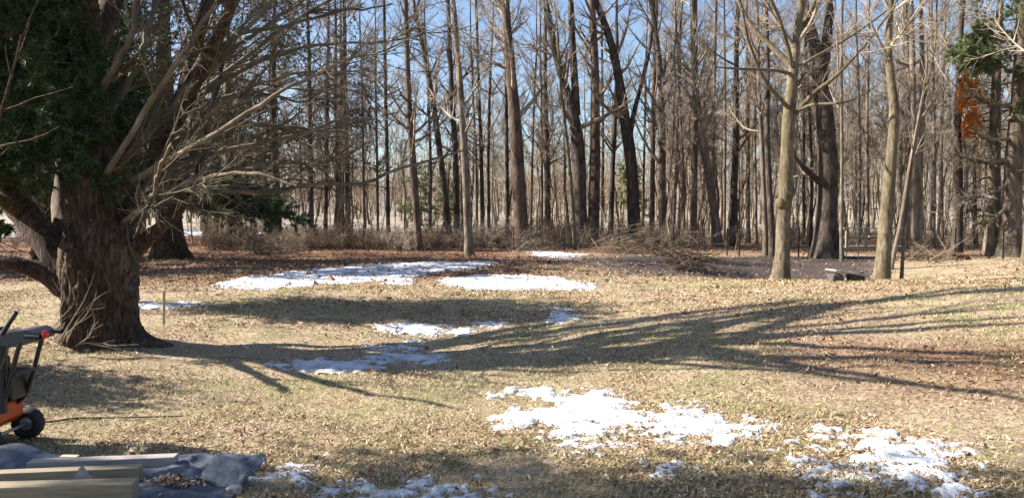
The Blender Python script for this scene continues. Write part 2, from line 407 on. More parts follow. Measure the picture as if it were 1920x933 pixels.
blades(200000)

# ------------------------------------------------------------------ snow patches
def in_poly_sd(px, py, poly):
    """signed distance (positive inside) to polygon"""
    poly = np.asarray(poly); d = np.full(px.shape, 1e9); ins = np.zeros(px.shape, bool)
    for i in range(len(poly)):
        a = poly[i]; b = poly[(i + 1) % len(poly)]
        e = b - a; w0 = px - a[0]; w1 = py - a[1]
        t = np.clip((w0 * e[0] + w1 * e[1]) / (e @ e + 1e-9), 0, 1)
        d = np.minimum(d, np.hypot(w0 - t * e[0], w1 - t * e[1]))
        c = ((a[1] <= py) & (b[1] > py)) | ((b[1] <= py) & (a[1] > py))
        xx = a[0] + (py - a[1]) / (b[1] - a[1] + 1e-12) * (b[0] - a[0])
        ins ^= c & (px < xx)
    return np.where(ins, d, -d)
def snow(poly, label, thick=0.05, holes=0.5, k=0):
    W = np.array([gp(*p)[:2] for p in poly])
    x0, y0 = W.min(0) - .25; x1, y1 = W.max(0) + .25
    res = min(max(0.02, max(x1 - x0, y1 - y0) / 105), 0.2)
    X, Y = np.meshgrid(np.arange(x0, x1, res), np.arange(y0, y1, res))
    size = min(1.0, 0.35 + (W[:, 1].mean() / 25))
    sd_ = in_poly_sd(X, Y, W)
    n = fbm(X * 2.6, Y * 2.6, 200 + k); n2 = fbm(X * 8, Y * 11, 300 + k, 3)
    n3 = fbm(X * 26, Y * 26, 400 + k, 2); t = np.clip(sd_ * 0.20, -.10, .05) + (.5 + holes) * 0.075 * n * size + 0.10 * n2 + .035 * n3 + (.004 if thick > .055 else -.004)
    thick = thick * .5; t = np.where(t > 0, thick * (1 - np.exp(-t / thick * .8)), t * 1.2)
    zb = zground(X, Y); Z = zb + np.maximum(t + 0.010, -0.06)
    ok = (t > -0.03)
    i = np.arange(X.size).reshape(X.shape)
    q = np.stack([i[:-1, :-1], i[:-1, 1:], i[1:, 1:], i[1:, :-1]], -1).reshape(-1, 4)
    kq = ok.ravel()[q].any(1); q = q[kq]
    if not len(q): return
    u, inv = np.unique(q, return_inverse=True)
    V = np.stack([X.ravel()[u], Y.ravel()[u], Z.ravel()[u]], 1)
    o0 = np.array([W[:, 0].mean(), W[:, 1].mean(), float(zground(W[:, 0].mean(), W[:, 1].mean()))])
    m = MB(); m.add(V, inv.reshape(-1, 4))
    tag(obj('snow_patch', m.mesh('snow_patch', M['snow'], o0), loc=o0), label, 'snow')
SNOW = [
 ([(400,535),(430,524),(520,514),(620,502),(720,496),(820,491),(940,491),(905,500),(830,511),(765,519),(720,525),(640,531),(560,537),(480,542),(420,541)], 'long shaded bluish strip of snow along the brown needle litter', .06, .25),
 ([(838,524),(880,517),(960,516),(1040,521),(1102,533),(1104,544),(1040,542),(950,542),(880,541),(845,538)], 'bright sunlit oval of snow in the middle of the far lawn', .06, .2),
 ([(714,532),(735,523),(772,521),(760,533)], 'small white snow scrap between the two long far snow strips', .05, .4),
 ([(985,471),(1040,473),(1090,477),(1070,484),(1015,480)], 'pale snow sliver in the shade in front of the fence debris', .06, .3),
 ([(240,571),(280,567),(362,567),(358,576),(290,578)], 'thin snow streak behind the wooden stake near the big trunk', .05, .4),
 ([(715,617),(760,608),(830,611),(885,621),(865,630),(800,627),(740,624)], 'ragged snow remnant at the edge of the branch shadows', .04, .9),
 ([(700,650),(760,640),(792,645),(782,655),(720,658)], 'short snow remnant between two dark limb shadows', .04, .8),
 ([(535,682),(600,672),(640,678),(702,684),(690,693),(600,692)], 'blue shaded snow remnant inside the trunk shadow', .04, .8),
 ([(700,668),(820,666),(822,676),(720,678)], 'narrow snow remnant along the lower limb shadow', .04, .9),
 ([(1030,577),(1052,580),(1078,602),(1045,601)], 'small diagonal snow fleck on the sunny leaf covered lawn', .04, .6),
 ([(926,786),(960,770),(1000,764),(1040,748),(1110,736),(1150,754),(1200,770),(1280,766),(1340,778),(1400,793),(1427,812),(1420,828),(1370,828),(1290,814),(1270,818),(1230,797),(1200,791),(1160,797),(1120,812),(1080,820),(1040,814),(1000,802),(950,797)], 'largest white melting snow patch on the open lawn', .06, .35),
 ([(1085,835),(1110,829),(1142,836),(1120,842)], 'small snow scrap just below the largest lawn snow patch', .04, .4),
 ([(1568,815),(1660,816),(1668,835),(1700,838),(1802,850),(1797,870),(1782,880),(1812,918),(1820,936),(1760,927),(1730,905),(1700,892),(1640,872),(1598,856),(1640,845),(1620,830)], 'jagged bright snow patch with a square notch on the brown lawn', .06, .35),
 ([(1468,857),(1500,858),(1520,872),(1560,866),(1600,875),(1632,890),(1642,910),(1600,906),(1570,891),(1530,900),(1495,890)], 'bent snow patch lying beside the jagged snow patch', .05, .45),
 ([(1558,905),(1585,902),(1590,925),(1562,928)], 'little shaded snow lump below the bent snow patch', .04, .4),
 ([(1224,881),(1250,872),(1276,884),(1252,895)], 'single rounded snow clump at the edge of the foreground shade', .05, .3),
 ([(636,921),(700,914),(745,914),(770,899),(792,899),(782,914),(835,910),(800,925),(700,932)], 'broken snow bits in the foreground crown shadow', .04, .7),
 ([(523,890),(545,886),(552,897),(530,899)], 'tiny white snow lump near the grey tarp', .04, .3),
 ([(848,926),(880,921),(892,936),(850,938)], 'tiny bluish snow lump in the dark foreground shade', .04, .3),
 ([(950,742),(960,729),(1040,727),(1030,744)], 'thin greyish snow film above the largest lawn snow patch', .03, .9),
 ([(900,610),(910,602),(945,604),(940,612)], 'small lilac snow fleck next to the ragged snow remnant', .04, .4),
]
for k, (p, l, t, h) in enumerate(SNOW): snow(p, l, t, h, k * 7)
def far_snow(x0, x1, y0, y1, label):
    P = [(x0, y0), (x0, y1), (x1, y1 - 1), (x1, y0 + .5)]
    W = [at(x, y, CAMZ * F / (y - 390)) for x, y in P]
    n = 40; m = MB(); a = np.array(W); V = []
    for i in range(n):
        t = i / (n - 1)
        for j in range(5):
            s = j / 4; p = (a[0] * (1 - t) + a[3] * t) * (1 - s) + (a[1] * (1 - t) + a[2] * t) * s
            p[1] += 0.8 * float(vnoise(p[0] * .5, j * 1.3, 9)); V.append([p[0], p[1], float(zground(p[0], p[1])) + 0.03 + 0.07 * math.sin(math.pi * s)])
    i = np.arange(n * 5).reshape(n, 5)
    m.add(V, np.stack([i[:-1, :-1], i[:-1, 1:], i[1:, 1:], i[1:, :-1]], -1).reshape(-1, 4))
    tag(obj('snow_patch', m.mesh('snow_patch', M['snow'])), label, 'snow')
far_snow(-200, 45, 434, 446, 'far snow strip beyond the low left limb of the big tree')
far_snow(335, 500, 434, 444, 'far snow strip behind the pale trunk and the fence posts')

# ------------------------------------------------------------------ trees
def ground_base(x, Y):
    X = (x - 960.0) / F * Y; return X
def trunk_path(pts, Y, H, wander=0.0, seed=0):
    """pts: list of (px, py, width px) from the base upwards -> (M,4) world points, grown on to height H"""
    r = random.Random(seed); out = []
    for (x, y, w) in pts:
        p = at(x, y, Y); out.append([p[0], p[1], p[2], w * Y / F / 2])
    b = out[0]; zb = float(zground(b[0], b[1]))
    if b[2] > zb - 0.1:
        nx = out[1]; s = (b[0] - nx[0]) / max(0.3, nx[2] - b[2])
        out.insert(0, [b[0] + s * (b[2] - zb + 0.15) * 0.5, b[1], zb - 0.15, b[3] * 1.08])
    for i, p in enumerate(out): p[1] = Y + wander * (p[2] - zb) * 0.12
    t = out[-1]; q = out[-2]
    dx = max(-.25, min(.25, (t[0] - q[0]) / max(.3, t[2] - q[2]))); dy = (t[1] - q[1]) / max(.3, t[2] - q[2])
    z = t[2]; x = t[0]; y = t[1]
    n = 5
    if z < H - 1:
        for i in range(1, n + 1):
            f = i / n; zz = z + (H - z) * f
            out.append([x + dx * (zz - z) * (1 - .5 * f) + r.uniform(-.15, .15), y + dy * (zz - z) * .6 + r.uniform(-.15, .15), zz, max(0.02, t[3] * (1 - f * .85))])
    return np.array(out), np.array([out[0][0], out[0][1], zb])

def trunk_mesh(path, K, S, seed, flare=0.5, lump=0.06):
    P, R = polyline(path, K)
    h = P[:, 2] - P[0, 2]
    R = R * (1 + flare * np.exp(-np.maximum(h - 0.15, 0) / (0.9 * max(R[0], .1) + .12)))
    an = np.arange(S) * 2 * np.pi / S
    rr = R[:, None] * (1 + lump * vnoise(an[None, :] / (2 * np.pi) * 5 + 0 * h[:, None], h[:, None] * 1.3, seed) + lump * .6 * vnoise(np.cos(an)[None] * 3 + h[:, None] * .2, np.sin(an)[None] * 3 + h[:, None] * 2.5, seed + 1))
    rr = rr * (1 + 0.28 * np.exp(-h / (.25 + R[0] * .5))[:, None] * np.cos(an * 4 + seed)[None] * min(1, flare * 2.2))
    return P, R, rr

TREES = 0
def bare_tree(name, label, pts, Y, H=16, mat='bark_dark', tmat='twig_brown', seed=0, group=None, hmin=0.25, n1=18, n2=120, n3=620, L=(1.6, 4.2), K=26, S=9, wander=0, limbs=(), flare=.25, stems=(), tipr=0.006, ang=0.85):
    global TREES; TREES += 1
    rg = np.random.default_rng(1000 + seed)
    path, base = trunk_path(pts, Y, H, wander, seed)
    root = thing(name, label, 'tree', base, group)
    P, R, rr = trunk_mesh(path, K, S, seed, flare)
    m = MB(); tubes(m, P[None], rr[None], S)
    obj('trunk', m.mesh('trunk', M[mat], base), root)
    PP = [P[None]]; RR = [R[None]]
    for st in stems:                                     # traced stems / limbs: list of (px,py,w,dY)
        q = []
        for (x, y, w, dy) in st:
            a = at(x, y, Y + dy); q.append([*a, w * (Y + dy) / F / 2])
        if q[-1][2] > 4 and q[-1][3] > 0.05:             # keep growing out of the frame
            e = np.array(q[-1]); d = np.array(q[-1]) - np.array(q[-2]); d[:3] /= np.linalg.norm(d[:3]) + 1e-6
            for f in (1.5, 3.0, 4.5): q.append([e[0] + d[0] * f * .8, e[1] + d[1] * f, e[2] + abs(d[2]) * f + .3 * f, max(.02, e[3] * (1 - f / 5))])
        SPt, SR = polyline(np.array(q), 22)
        mm = MB(); tubes(mm, SPt[None], SR[None], 8)
        obj('limb', mm.mesh('limb', M[mat], base), root)
        i26 = np.linspace(0, 21, K).astype(int); PP.append(SPt[i26][None]); RR.append(SR[i26][None])
    PP = np.concatenate(PP); RR = np.concatenate(RR)
    m = MB()
    A, AR = sprout(rg, PP, RR, n1, hmin, 0.97, L[0], L[1], ang, 0.9, 0.16, 9, 0.5, 0.012)
    tubes(m, A, AR, 5)
    B, BR = sprout(rg, A, AR, n2, 0.2, 1.0, L[0] * .35, L[1] * .45, 0.75, 0.5, 0.22, 4, 0.6, 0.007, rmax=.03)
    tubes(m, B, BR, 3)
    C, CR = sprout(rg, B, BR, n3, 0.15, 1.0, L[0] * .15, L[1] * .2, 0.7, 0.4, 0.25, 2, 0.7, tipr * .7, rmax=.012)
    tubes(m, C, CR, 3)
    obj('crown', m.mesh('crown', M[tmat], base), root)
    return root

WOODS = 'bare trees of the woods behind the fence'
WLB = {'bark_dark': 'slender dark barked bare tree among others in the woods behind the fence', 'bark_grey': 'slender grey barked bare tree among others in the woods behind the fence', 'bark_red': 'slender brown barked bare tree among others in the woods behind the fence'}
WGB = {'bark_dark': 'dark barked trees of the woods', 'bark_grey': 'grey barked trees of the woods', 'bark_red': 'brown barked trees of the woods'}
# --- distinctive traced trees of the middle distance
bare_tree('bare_tree', 'bare tree with smooth pale trunk, a round knot and forked top beside the brush pile',
          [(1463,520,36),(1466,500,28),(1469,400,23),(1472,375,27),(1473,350,24),(1475,300,25),(1479,220,23),(1486,140,19),(1495,62,15),(1499,40,13)], 22.3, 15, 'bark_pale', 'twig_pale', 1,
          hmin=.3, n1=14, n2=160, n3=1000, L=(1.4, 3.2), K=60, S=18, flare=.06,
          stems=[[(1481,205,9,0),(1476,200,8,-.2),(1440,160,7,-.5),(1425,135,6,-.7),(1402,74,5,-1),(1392,20,4,-1.3)],
                 [(1487,140,8,0),(1455,132,6,-.4),(1380,129,5,-1.2),(1341,126,3,-1.5)],
                 [(1486,130,13,0),(1478,112,12,.1),(1457,96,11,.3),(1419,64,9,.6),(1393,32,8,.9),(1382,-5,7,1.1)],
                 [(1484,215,12,0),(1500,205,10,-.2),(1525,174,9,-.5),(1563,148,7,-.8),(1618,90,5,-1.2),(1679,10,4,-1.6)],
                 [(1488,128,9,0),(1500,122,8,.2),(1537,103,6,.6),(1602,64,5,1),(1656,26,4,1.4),(1700,-15,3,1.6)],
                 [(1486,212,8,0),(1521,196,6,-.6),(1586,193,4,-1.2),(1622,176,3,-1.5)],
                 [(1487,135,9,0),(1480,96,8,-.3),(1460,32,7,-.6),(1442,-8,6,-.8)],
                 [(1495,65,10,0),(1512,40,9,.2),(1533,-5,8,.4)]])
bare_tree('bare_tree', 'slim bare tree with smooth pale curving trunk beside the leaning pole',
          [(1652,531,32),(1655,505,26),(1662,400,24),(1668,340,22),(1673,280,19),(1678,205,17),(1673,170,16),(1667,120,14),(1665,90,13),(1670,0,11)], 20.9, 14, 'bark_pale', 'twig_pale', 2,
          hmin=.42, n1=12, n2=90, n3=450, L=(1, 2.6), K=56, S=16, flare=.06)
bare_tree('bare_tree', 'massive dark bare tree with two rising stems and a hollow black base',
          [(1549,484,58),(1549,465,46),(1550,400,37),(1553,300,36),(1546,210,33),(1538,140,30),(1526,80,22),(1505,0,16)], 31, 18, 'bark_dark', 'twig_grey', 3,
          hmin=.4, n1=14, n2=110, n3=520, L=(1.8, 4), K=40, S=18, flare=.12,
          stems=[[(1541,150,22,0),(1549,90,20,.2),(1554,40,18,.3),(1557,-20,15,.4)],
                 [(1545,345,14,0),(1533,338,12,-.3),(1505,312,9,-.7),(1489,292,6,-.9),(1478,262,4,-1)]])
bare_tree('bare_tree', 'thin bare tree alone on the lawn in front of the fence',
          [(880,479,17),(878,440,15),(872,300,14),(862,150,12),(855,60,10),(850,0,9)], 31.5, 15, 'bark_grey', 'twig_grey', 4, hmin=.3, n1=16)
bare_tree('dead_pole', 'pale thin leaning sapling beside the slim curving tree',
          [(1690,530,7),(1693,470,6),(1699,400,6),(1708,320,5),(1719,250,5),(1735,180,4)], 20.9, 8, 'bark_pale', 'twig_pale', 5, hmin=.5, n1=5, n2=20, n3=60, L=(.6, 1.4), flare=.1)
bare_tree('sapling', 'dark crooked sapling leaning right behind the slim curving tree',
          [(1672,490,9),(1685,440,8),(1697,370,8),(1706,310,7),(1716,260,6),(1728,190,5)], 27, 9, 'bark_grey', 'twig_grey', 6, hmin=.4, n1=8, n2=30, n3=90, L=(.6, 1.8), flare=.1)
bare_tree('bare_tree', 'white barked slim tree in front of the dark forked trunk',
          [(1078,458,8),(1072,360,7),(1063,262,7),(1056,210,6),(1050,150,5),(1045,60,4)], 35.5, 11, 'bark_pale', 'twig_pale', 7, hmin=.45, n1=10, n2=50, n3=200, flare=.1)
bare_tree('bare_tree', 'thick dark bare tree forking into two stems behind the white barked tree',
          [(1091,455,27),(1088,400,25),(1086,300,25),(1081,230,23),(1067,180,16),(1047,128,14),(1032,50,13),(1022,0,12)], 37.5, 17, 'bark_dark', 'twig_grey', 8, hmin=.3, n1=18,
          stems=[[(1081,215,16,0),(1080,193,15,.1),(1076,130,14,.3),(1072,60,12,.4),(1070,-5,11,.5)]])
bare_tree('bare_tree', 'grey bare tree whose trunk splits into a leaning V above the fallen log',
          [(1192,448,26),(1188,400,24),(1185,300,22),(1172,231,21),(1158,128,16),(1141,58,14),(1121,16,12),(1112,-10,11)], 38.5, 17, 'bark_dark', 'twig_grey', 9, hmin=.35, n1=18,
          stems=[[(1180,260,12,0),(1186,218,9,.1),(1205,151,8,.3),(1221,80,7,.5),(1226,10,6,.6)]])
bare_tree('bare_tree', 'pale slanting bare tree in the woods beside the brush pile',
          [(1347,455,17),(1340,400,16),(1330,330,16),(1316,260,15),(1306,190,12),(1300,100,10),(1298,0,8)], 39, 15, 'bark_grey', 'twig_pale', 10, hmin=.3)
bare_tree('bare_tree', 'heavy brown bare tree between the fence post and the white barked tree',
          [(977,455,30),(975,380,27),(971,300,26),(964,200,22),(955,100,18),(947,0,15)], 37, 18, 'bark_red', 'twig_grey', 11, hmin=.3, n1=22)
bare_tree('bare_tree', 'straight dark bare tree next to the dark forked trunk',
          [(1112,455,22),(1114,380,21),(1116,300,20),(1116,130,16),(1109,0,13)], 38.5, 17, 'bark_red', 'twig_grey', 12, hmin=.3, n1=20)
bare_tree('bare_tree', 'rough bark tree standing at the fence above the rust coloured leaf heap',
          [(786,467,12),(783,430,14),(776,330,15),(768,220,11),(764,120,10),(761,0,9)], 35.8, 15, 'bark_red', 'twig_brown', 13, hmin=.25, n1=20)
bare_tree('bare_tree', 'dark leaning bare tree rising toward the big pine branches',
          [(842,450,13),(838,400,13),(828,310,12),(815,210,11),(798,110,9),(783,40,8)], 39, 14, 'bark_dark', 'twig_grey', 14, hmin=.3, n1=16)
bare_tree('bare_tree', 'dark bare tree with pale sunlit edge near the rough conifer trunks',
          [(1793,484,20),(1796,440,18),(1797,380,17),(1795,300,17),(1796,200,12),(1800,100,10),(1804,0,8)], 31.5, 15, 'bark_dark', 'twig_grey', 15, hmin=.3, n1=18)
bare_tree('bare_tree', 'grey double trunked bare tree at the right of the crooked sapling',
          [(1711,483,13),(1711,400,12),(1714,300,11),(1712,150,10),(1708,0,9)], 30.5, 15, 'bark_grey', 'twig_grey', 16, hmin=.3, n1=16,
          stems=[[(1722,478,12,.3),(1725,430,11,.3),(1724,330,11,.3),(1730,200,10,.3),(1728,60,8,.3),(1726,-10,8,.3)]])
bare_tree('bare_tree', 'dark bare tree growing on the shaded fence line behind the knotted pale tree',
          [(1449,484,13),(1446,420,12),(1441,330,11),(1438,260,10),(1440,120,8),(1436,0,7)], 31, 14, 'bark_dark', 'twig_grey', 17, hmin=.35, n1=12)
bare_tree('bare_tree', 'grey thin bare tree touching the dark fence line tree',
          [(1436,482,11),(1434,400,10),(1430,300,9),(1422,150,7),(1420,0,6)], 31.4, 14, 'bark_grey', 'twig_grey', 18, hmin=.35, n1=12)
bare_tree('bare_tree', 'thin straight sapling between the massive dark tree and the wire gate',
          [(1578,490,7),(1577,400,7),(1579,300,6),(1577,150,6),(1579,0,5)], 29.5, 12, 'bark_grey', 'twig_grey', 19, hmin=.4, n1=8, n2=40, n3=150, flare=.1)
bare_tree('bare_tree', 'pale stout trunk standing behind the hanging green boughs',
          [(432,460,24),(432,430,23),(431,395,22),(429,300,18),(425,150,14)], 38, 14, 'bark_pale', 'twig_brown', 20, hmin=.4, n1=10)
bare_tree('bare_tree', 'bare tree at the lawn edge right of the rough conifers',
          [(1922,506,16),(1926,440,14),(1936,300,13),(1950,150,12)], 26, 13, 'bark_pale', 'twig_pale', 21, hmin=.35, n1=10)
# --- traced trees of the woods (look-alikes)
WT = [ # pts, Y, mat
 ([(856,450,14),(855,300,14),(846,150,11),(840,0,9)], 40, 'bark_dark'), ([(905,450,10),(903,300,9),(897,150,7),(893,0,6)], 44, 'bark_dark'),
 ([(917,450,8),(915,300,8),(920,100,6)], 46, 'bark_dark'), ([(894,450,8),(893,300,7),(885,150,6)], 48, 'bark_grey'),
 ([(951,450,9),(951,300,9),(948,100,7)], 42, 'bark_dark'), ([(1028,450,15),(1026,300,14),(1022,150,9),(1023,0,7)], 41, 'bark_dark'),
 ([(1016,450,7),(1016,250,6),(1012,60,5)], 46, 'bark_grey'), ([(1145,450,12),(1149,300,12),(1156,180,9),(1158,60,8)], 43, 'bark_dark'),
 ([(1129,450,7),(1131,250,6),(1128,50,5)], 49, 'bark_dark'), ([(1222,450,12),(1224,300,11),(1226,130,10),(1232,0,8)], 40, 'bark_red'),
 ([(1240,455,18),(1242,330,17),(1240,150,14),(1228,48,12),(1221,0,11)], 38, 'bark_red'), ([(1300,455,15),(1301,340,15),(1304,200,13),(1303,0,11)], 39, 'bark_red'),
 ([(1372,450,17),(1375,360,16),(1381,260,14),(1380,120,11),(1384,0,9)], 40, 'bark_dark'), ([(1403,450,9),(1403,300,8),(1400,100,7)], 43, 'bark_grey'),
 ([(728,452,10),(727,340,9),(723,180,8),(720,0,7)], 42, 'bark_dark'), ([(709,452,6),(707,300,6),(704,120,5)], 45, 'bark_grey'),
 ([(684,452,6),(681,300,6),(678,100,5)], 44, 'bark_grey'), ([(652,455,11),(651,330,10),(647,170,9),(646,0,8)], 40, 'bark_red'),
 ([(634,455,10),(632,300,9),(628,120,8)], 41, 'bark_red'), ([(584,455,12),(583,330,11),(580,150,9)], 40, 'bark_red'),
 ([(610,455,10),(612,300,9),(614,100,8)], 43, 'bark_red'), ([(1418,450,7),(1415,250,6),(1418,0,5)], 42, 'bark_grey'),
 ([(1262,450,8),(1268,300,7),(1275,100,6)], 43, 'bark_dark'), ([(1283,450,8),(1280,300,8),(1270,100,7)], 41, 'bark_grey'),
 ([(1336,450,8),(1338,250,7),(1342,0,6)], 44, 'bark_grey'), ([(1358,450,7),(1360,250,6),(1358,0,5)], 46, 'bark_grey'),
 ([(1610,470,9),(1612,300,8),(1608,100,6)], 42, 'bark_grey'), ([(1628,470,8),(1625,250,7),(1630,0,5)], 45, 'bark_grey'),
 ([(1508,465,8),(1506,300,7),(1510,60,6)], 41, 'bark_dark'), ([(1520,465,7),(1523,320,7),(1515,150,6)], 38, 'bark_dark'),
 ([(1750,470,9),(1752,300,8),(1748,60,7)], 39, 'bark_grey'), ([(1768,470,7),(1764,300,7),(1770,80,6)], 42, 'bark_grey'),
 ([(1830,470,9),(1826,300,8),(1832,80,7)], 40, 'bark_dark'), ([(1690,465,8),(1688,300,8),(1694,100,6)], 40, 'bark_grey'),
 ([(1700,465,10),(1704,250,9),(1700,60,8)], 44, 'bark_red'), ([(806,452,8),(808,300,7),(800,100,6)], 45, 'bark_grey'),
 ([(995,450,6),(998,300,5),(1004,120,5)], 50, 'bark_dark'), ([(1205,450,7),(1207,320,6),(1211,150,5)], 47, 'bark_dark'),
]
for k, (p, Y, mt) in enumerate(WT):
    p = [(x, y, w * .84) for x, y, w in p]
    bare_tree('bare_tree', WLB[mt], p, Y, 15 + (k % 5), mt, 'twig_grey' if k % 3 else 'twig_brown', 50 + k, WGB[mt], hmin=.25, n1=17, n2=100, n3=500, K=18, S=7, flare=.3)

# --- copies deeper in the woods: five kinds of slender tree, five kinds of sapling
def proto_tree(seed, H, r, n1, n2, n3, mat, tmat, L, name='bare_tree', hmin=.3):
    rg = np.random.default_rng(seed); K = 14
    z = np.linspace(-0.15, H, K)
    w = np.cumsum(rg.normal(size=(K, 2)) * H * 0.010, 0); w -= w[0]
    P = np.c_[w, z]; R = r * (1 - 0.86 * np.linspace(0, 1, K)) * (1 + .4 * np.exp(-(z + .15) / .3))
    root = thing(name, WLB.get(mat, ''), 'tree', (0, 0, 0), WGB.get(mat))
    m = MB(); tubes(m, P[None], R[None], 7); obj('trunk', m.mesh('trunk', M[mat]), root)
    m = MB()
    A, AR = sprout(rg, P[None], R[None], n1, hmin, .97, *L, .75, .9, .16, 7, .5, .01); tubes(m, A, AR, 4)
    B, BR = sprout(rg, A, AR, n2, .2, 1, L[0] * .35, L[1] * .45, .75, .5, .22, 4, .6, .008, rmax=.03); tubes(m, B, BR, 3)
    C, CR = sprout(rg, B, BR, n3, .15, 1, L[0] * .15, L[1] * .22, .7, .4, .25, 2, .7, .004, rmax=.008); tubes(m, C, CR, 3)
    obj('crown', m.mesh('crown', M[tmat]), root)
    return root
protos = [proto_tree(900 + i, 13 + 1.3 * i, .085 + .025 * (i % 3), 24, 170, 1300, ['bark_dark', 'bark_grey', 'bark_red', 'bark_grey', 'bark_dark'][i], ['twig_grey', 'twig_brown'][i % 2], (1.4, 3.8)) for i in range(5)]
sapl = [proto_tree(950 + i, 7 + 1.1 * i, .035 + .008 * (i % 3), 18, 110, 520, ['bark_sapling', 'bark_pale', 'bark_sapling'][i % 3], ['twig_grey', 'twig_pale', 'twig_brown'][i % 3], (.7, 1.9), 'sapling', .2) for i in range(5)]
for i, s in enumerate(sapl): w_ = 'pale' if i % 3 == 1 else 'grey'; tag(s, 'thin bare %s stemmed sapling among the trees of the woods' % w_, 'sapling', w_ + ' saplings of the woods')
used = set(); rr_ = random.Random(12)
def put(kind, x, Y, sc):
    X = (x - 960) / F * Y
    p = protos if kind == 't' else sapl
    i = rr_.randrange(5); z = float(zground(X, Y))
    if (kind, i) not in used:
        used.add((kind, i)); o = p[i]; o.location = (X, Y, z); o.rotation_euler = (0, 0, rr_.uniform(0, 6.28)); o.scale = (sc,) * 3
    else: dup(p[i], (X, Y, z), rr_.uniform(0, 6.28), sc)
for _ in range(18): put('t', rr_.uniform(640, 1250), rr_.uniform(48, 85), rr_.uniform(.8, 1.15))
for _ in range(64): put('t', rr_.uniform(1250, 2080), rr_.uniform(44, 90), rr_.uniform(.8, 1.2))
for _ in range(40): put('t', rr_.uniform(-150, 640), rr_.uniform(44, 85), rr_.uniform(.8, 1.15))
for _ in range(28): put('s', rr_.uniform(640, 1250), rr_.uniform(37, 60), rr_.uniform(.8, 1.2))
for _ in range(150): put('s', rr_.uniform(1250, 2000), rr_.uniform(35, 62), rr_.uniform(.8, 1.3))
for _ in range(25): put('s', rr_.uniform(300, 640), rr_.uniform(37, 60), rr_.uniform(.8, 1.2))

# --- far-off wood (one mass)
def far_wood(name, n, x0, x1, Y0, Y1, H0, H1, label, seed, tm):
    rg = np.random.default_rng(seed)
    Y = rg.uniform(Y0, Y1, n); X = (rg.uniform(x0, x1, n) - 960) / F * Y; H = rg.uniform(H0, H1, n); z = zground(X, Y) - .2
    K = 5; s = np.linspace(0, 1, K)
    P = np.stack([X[:, None] + rg.normal(size=(n, K)) * .12, Y[:, None] + 0 * s, z[:, None] + H[:, None] * s[None]], -1)
    R = rg.uniform(.07, .17, n)[:, None] * (1 - .8 * s)[None]
    m = MB(); tubes(m, P, R, 5)
    A, AR = sprout(rg, P, R, n * 14, .15, 1, 1.2, 3.6, .75, .8, .2, 4, .5, .015); tubes(m, A, AR, 3)
    B, BR = sprout(rg, A, AR, n * 42, .2, 1, .6, 2.0, .7, .5, .25, 2, .6, .02, rmax=.045); tubes(m, B, BR, 3)
    tag(obj(name, m.mesh(name, M[tm])), label, None, None, 'stuff')
far_wood('distant_woods', 230, 250, 1350, 88, 125, 5, 8.5, 'low thicket of bare young trees beyond the pale field', 7, 'twig_brown')
far_wood('distant_woods', 280, -150, 1300, 120, 190, 9, 16, 'low hazy line of bare woods far behind the trees', 5, 'twig_grey')
far_wood('distant_woods', 210, 1230, 2200, 78, 130, 11, 17, 'dense far mass of bare woods behind the right hand trees', 6, 'twig_pale')

# --- undergrowth shrubs behind the fence
def proto_shrub(seed, h, n, mat):
    rg = np.random.default_rng(seed)
    base = rg.normal(size=(n, 2)) * .25; d = unit(np.c_[rg.normal(size=(n, 2)) * .45, np.ones(n)])
    K = 5; Q = np.zeros((n, K, 3)); Q[:, 0] = np.c_[base, -.05 * np.ones(n)]
    for j in range(1, K):
        Q[:, j] = Q[:, j - 1] + d * (h * rg.uniform(.6, 1.1, (n, 1)) / (K - 1)); d = unit(d + rg.normal(size=(n, 3)) * .22 + [0, 0, -.02 * j])
    R = np.full((n, K), .012) * np.linspace(1, .4, K)
    root = thing('shrub', 'leafless tangled shrub in the thicket along the fence', 'shrub', (0, 0, 0), 'shrubs of the thicket along the fence')
    m = MB(); tubes(m, Q, R, 3); obj('stems', m.mesh('stems', M[mat]), root)
    m = MB(); A, AR = sprout(rg, Q, R, n * 9, .15, 1, .3, .9, .8, .1, .3, 4, .6, .005); tubes(m, A, AR, 3)
    B, BR = sprout(rg, A, AR, n * 26, .1, 1, .1, .4, .8, 0, .3, 3, .7, .004); tubes(m, B, BR, 3)
    tag(obj('twigs', m.mesh('twigs', M[mat]), root), kind='stuff'); return root
shp = [proto_shrub(700 + i, .9 + .3 * i, 13, ['twig_brown', 'twig_pale', 'twig_brown', 'bark_red'][i]) for i in range(4)]
first = set()
def put_shrub(x, Y, sc):
    X = (x - 960) / F * Y; z = float(zground(X, Y)); i = rr_.randrange(4)
    if i not in first: first.add(i); shp[i].location = (X, Y, z); shp[i].scale = (sc,) * 3
    else: dup(shp[i], (X, Y, z), rr_.uniform(0, 6.28), sc)
for _ in range(64): put_shrub(rr_.uniform(400, 1020), rr_.uniform(35.6, 39.5), rr_.uniform(.8, 1.25))
for _ in range(34): put_shrub(rr_.uniform(1020, 1320), rr_.uniform(35.5, 42), rr_.uniform(.8, 1.3))
for _ in range(26): put_shrub(rr_.uniform(1350, 1950), rr_.uniform(36, 46), rr_.uniform(.7, 1.2))
for _ in range(10): put_shrub(rr_.uniform(-80, 120), rr_.uniform(36, 46), rr_.uniform(.8, 1.3))

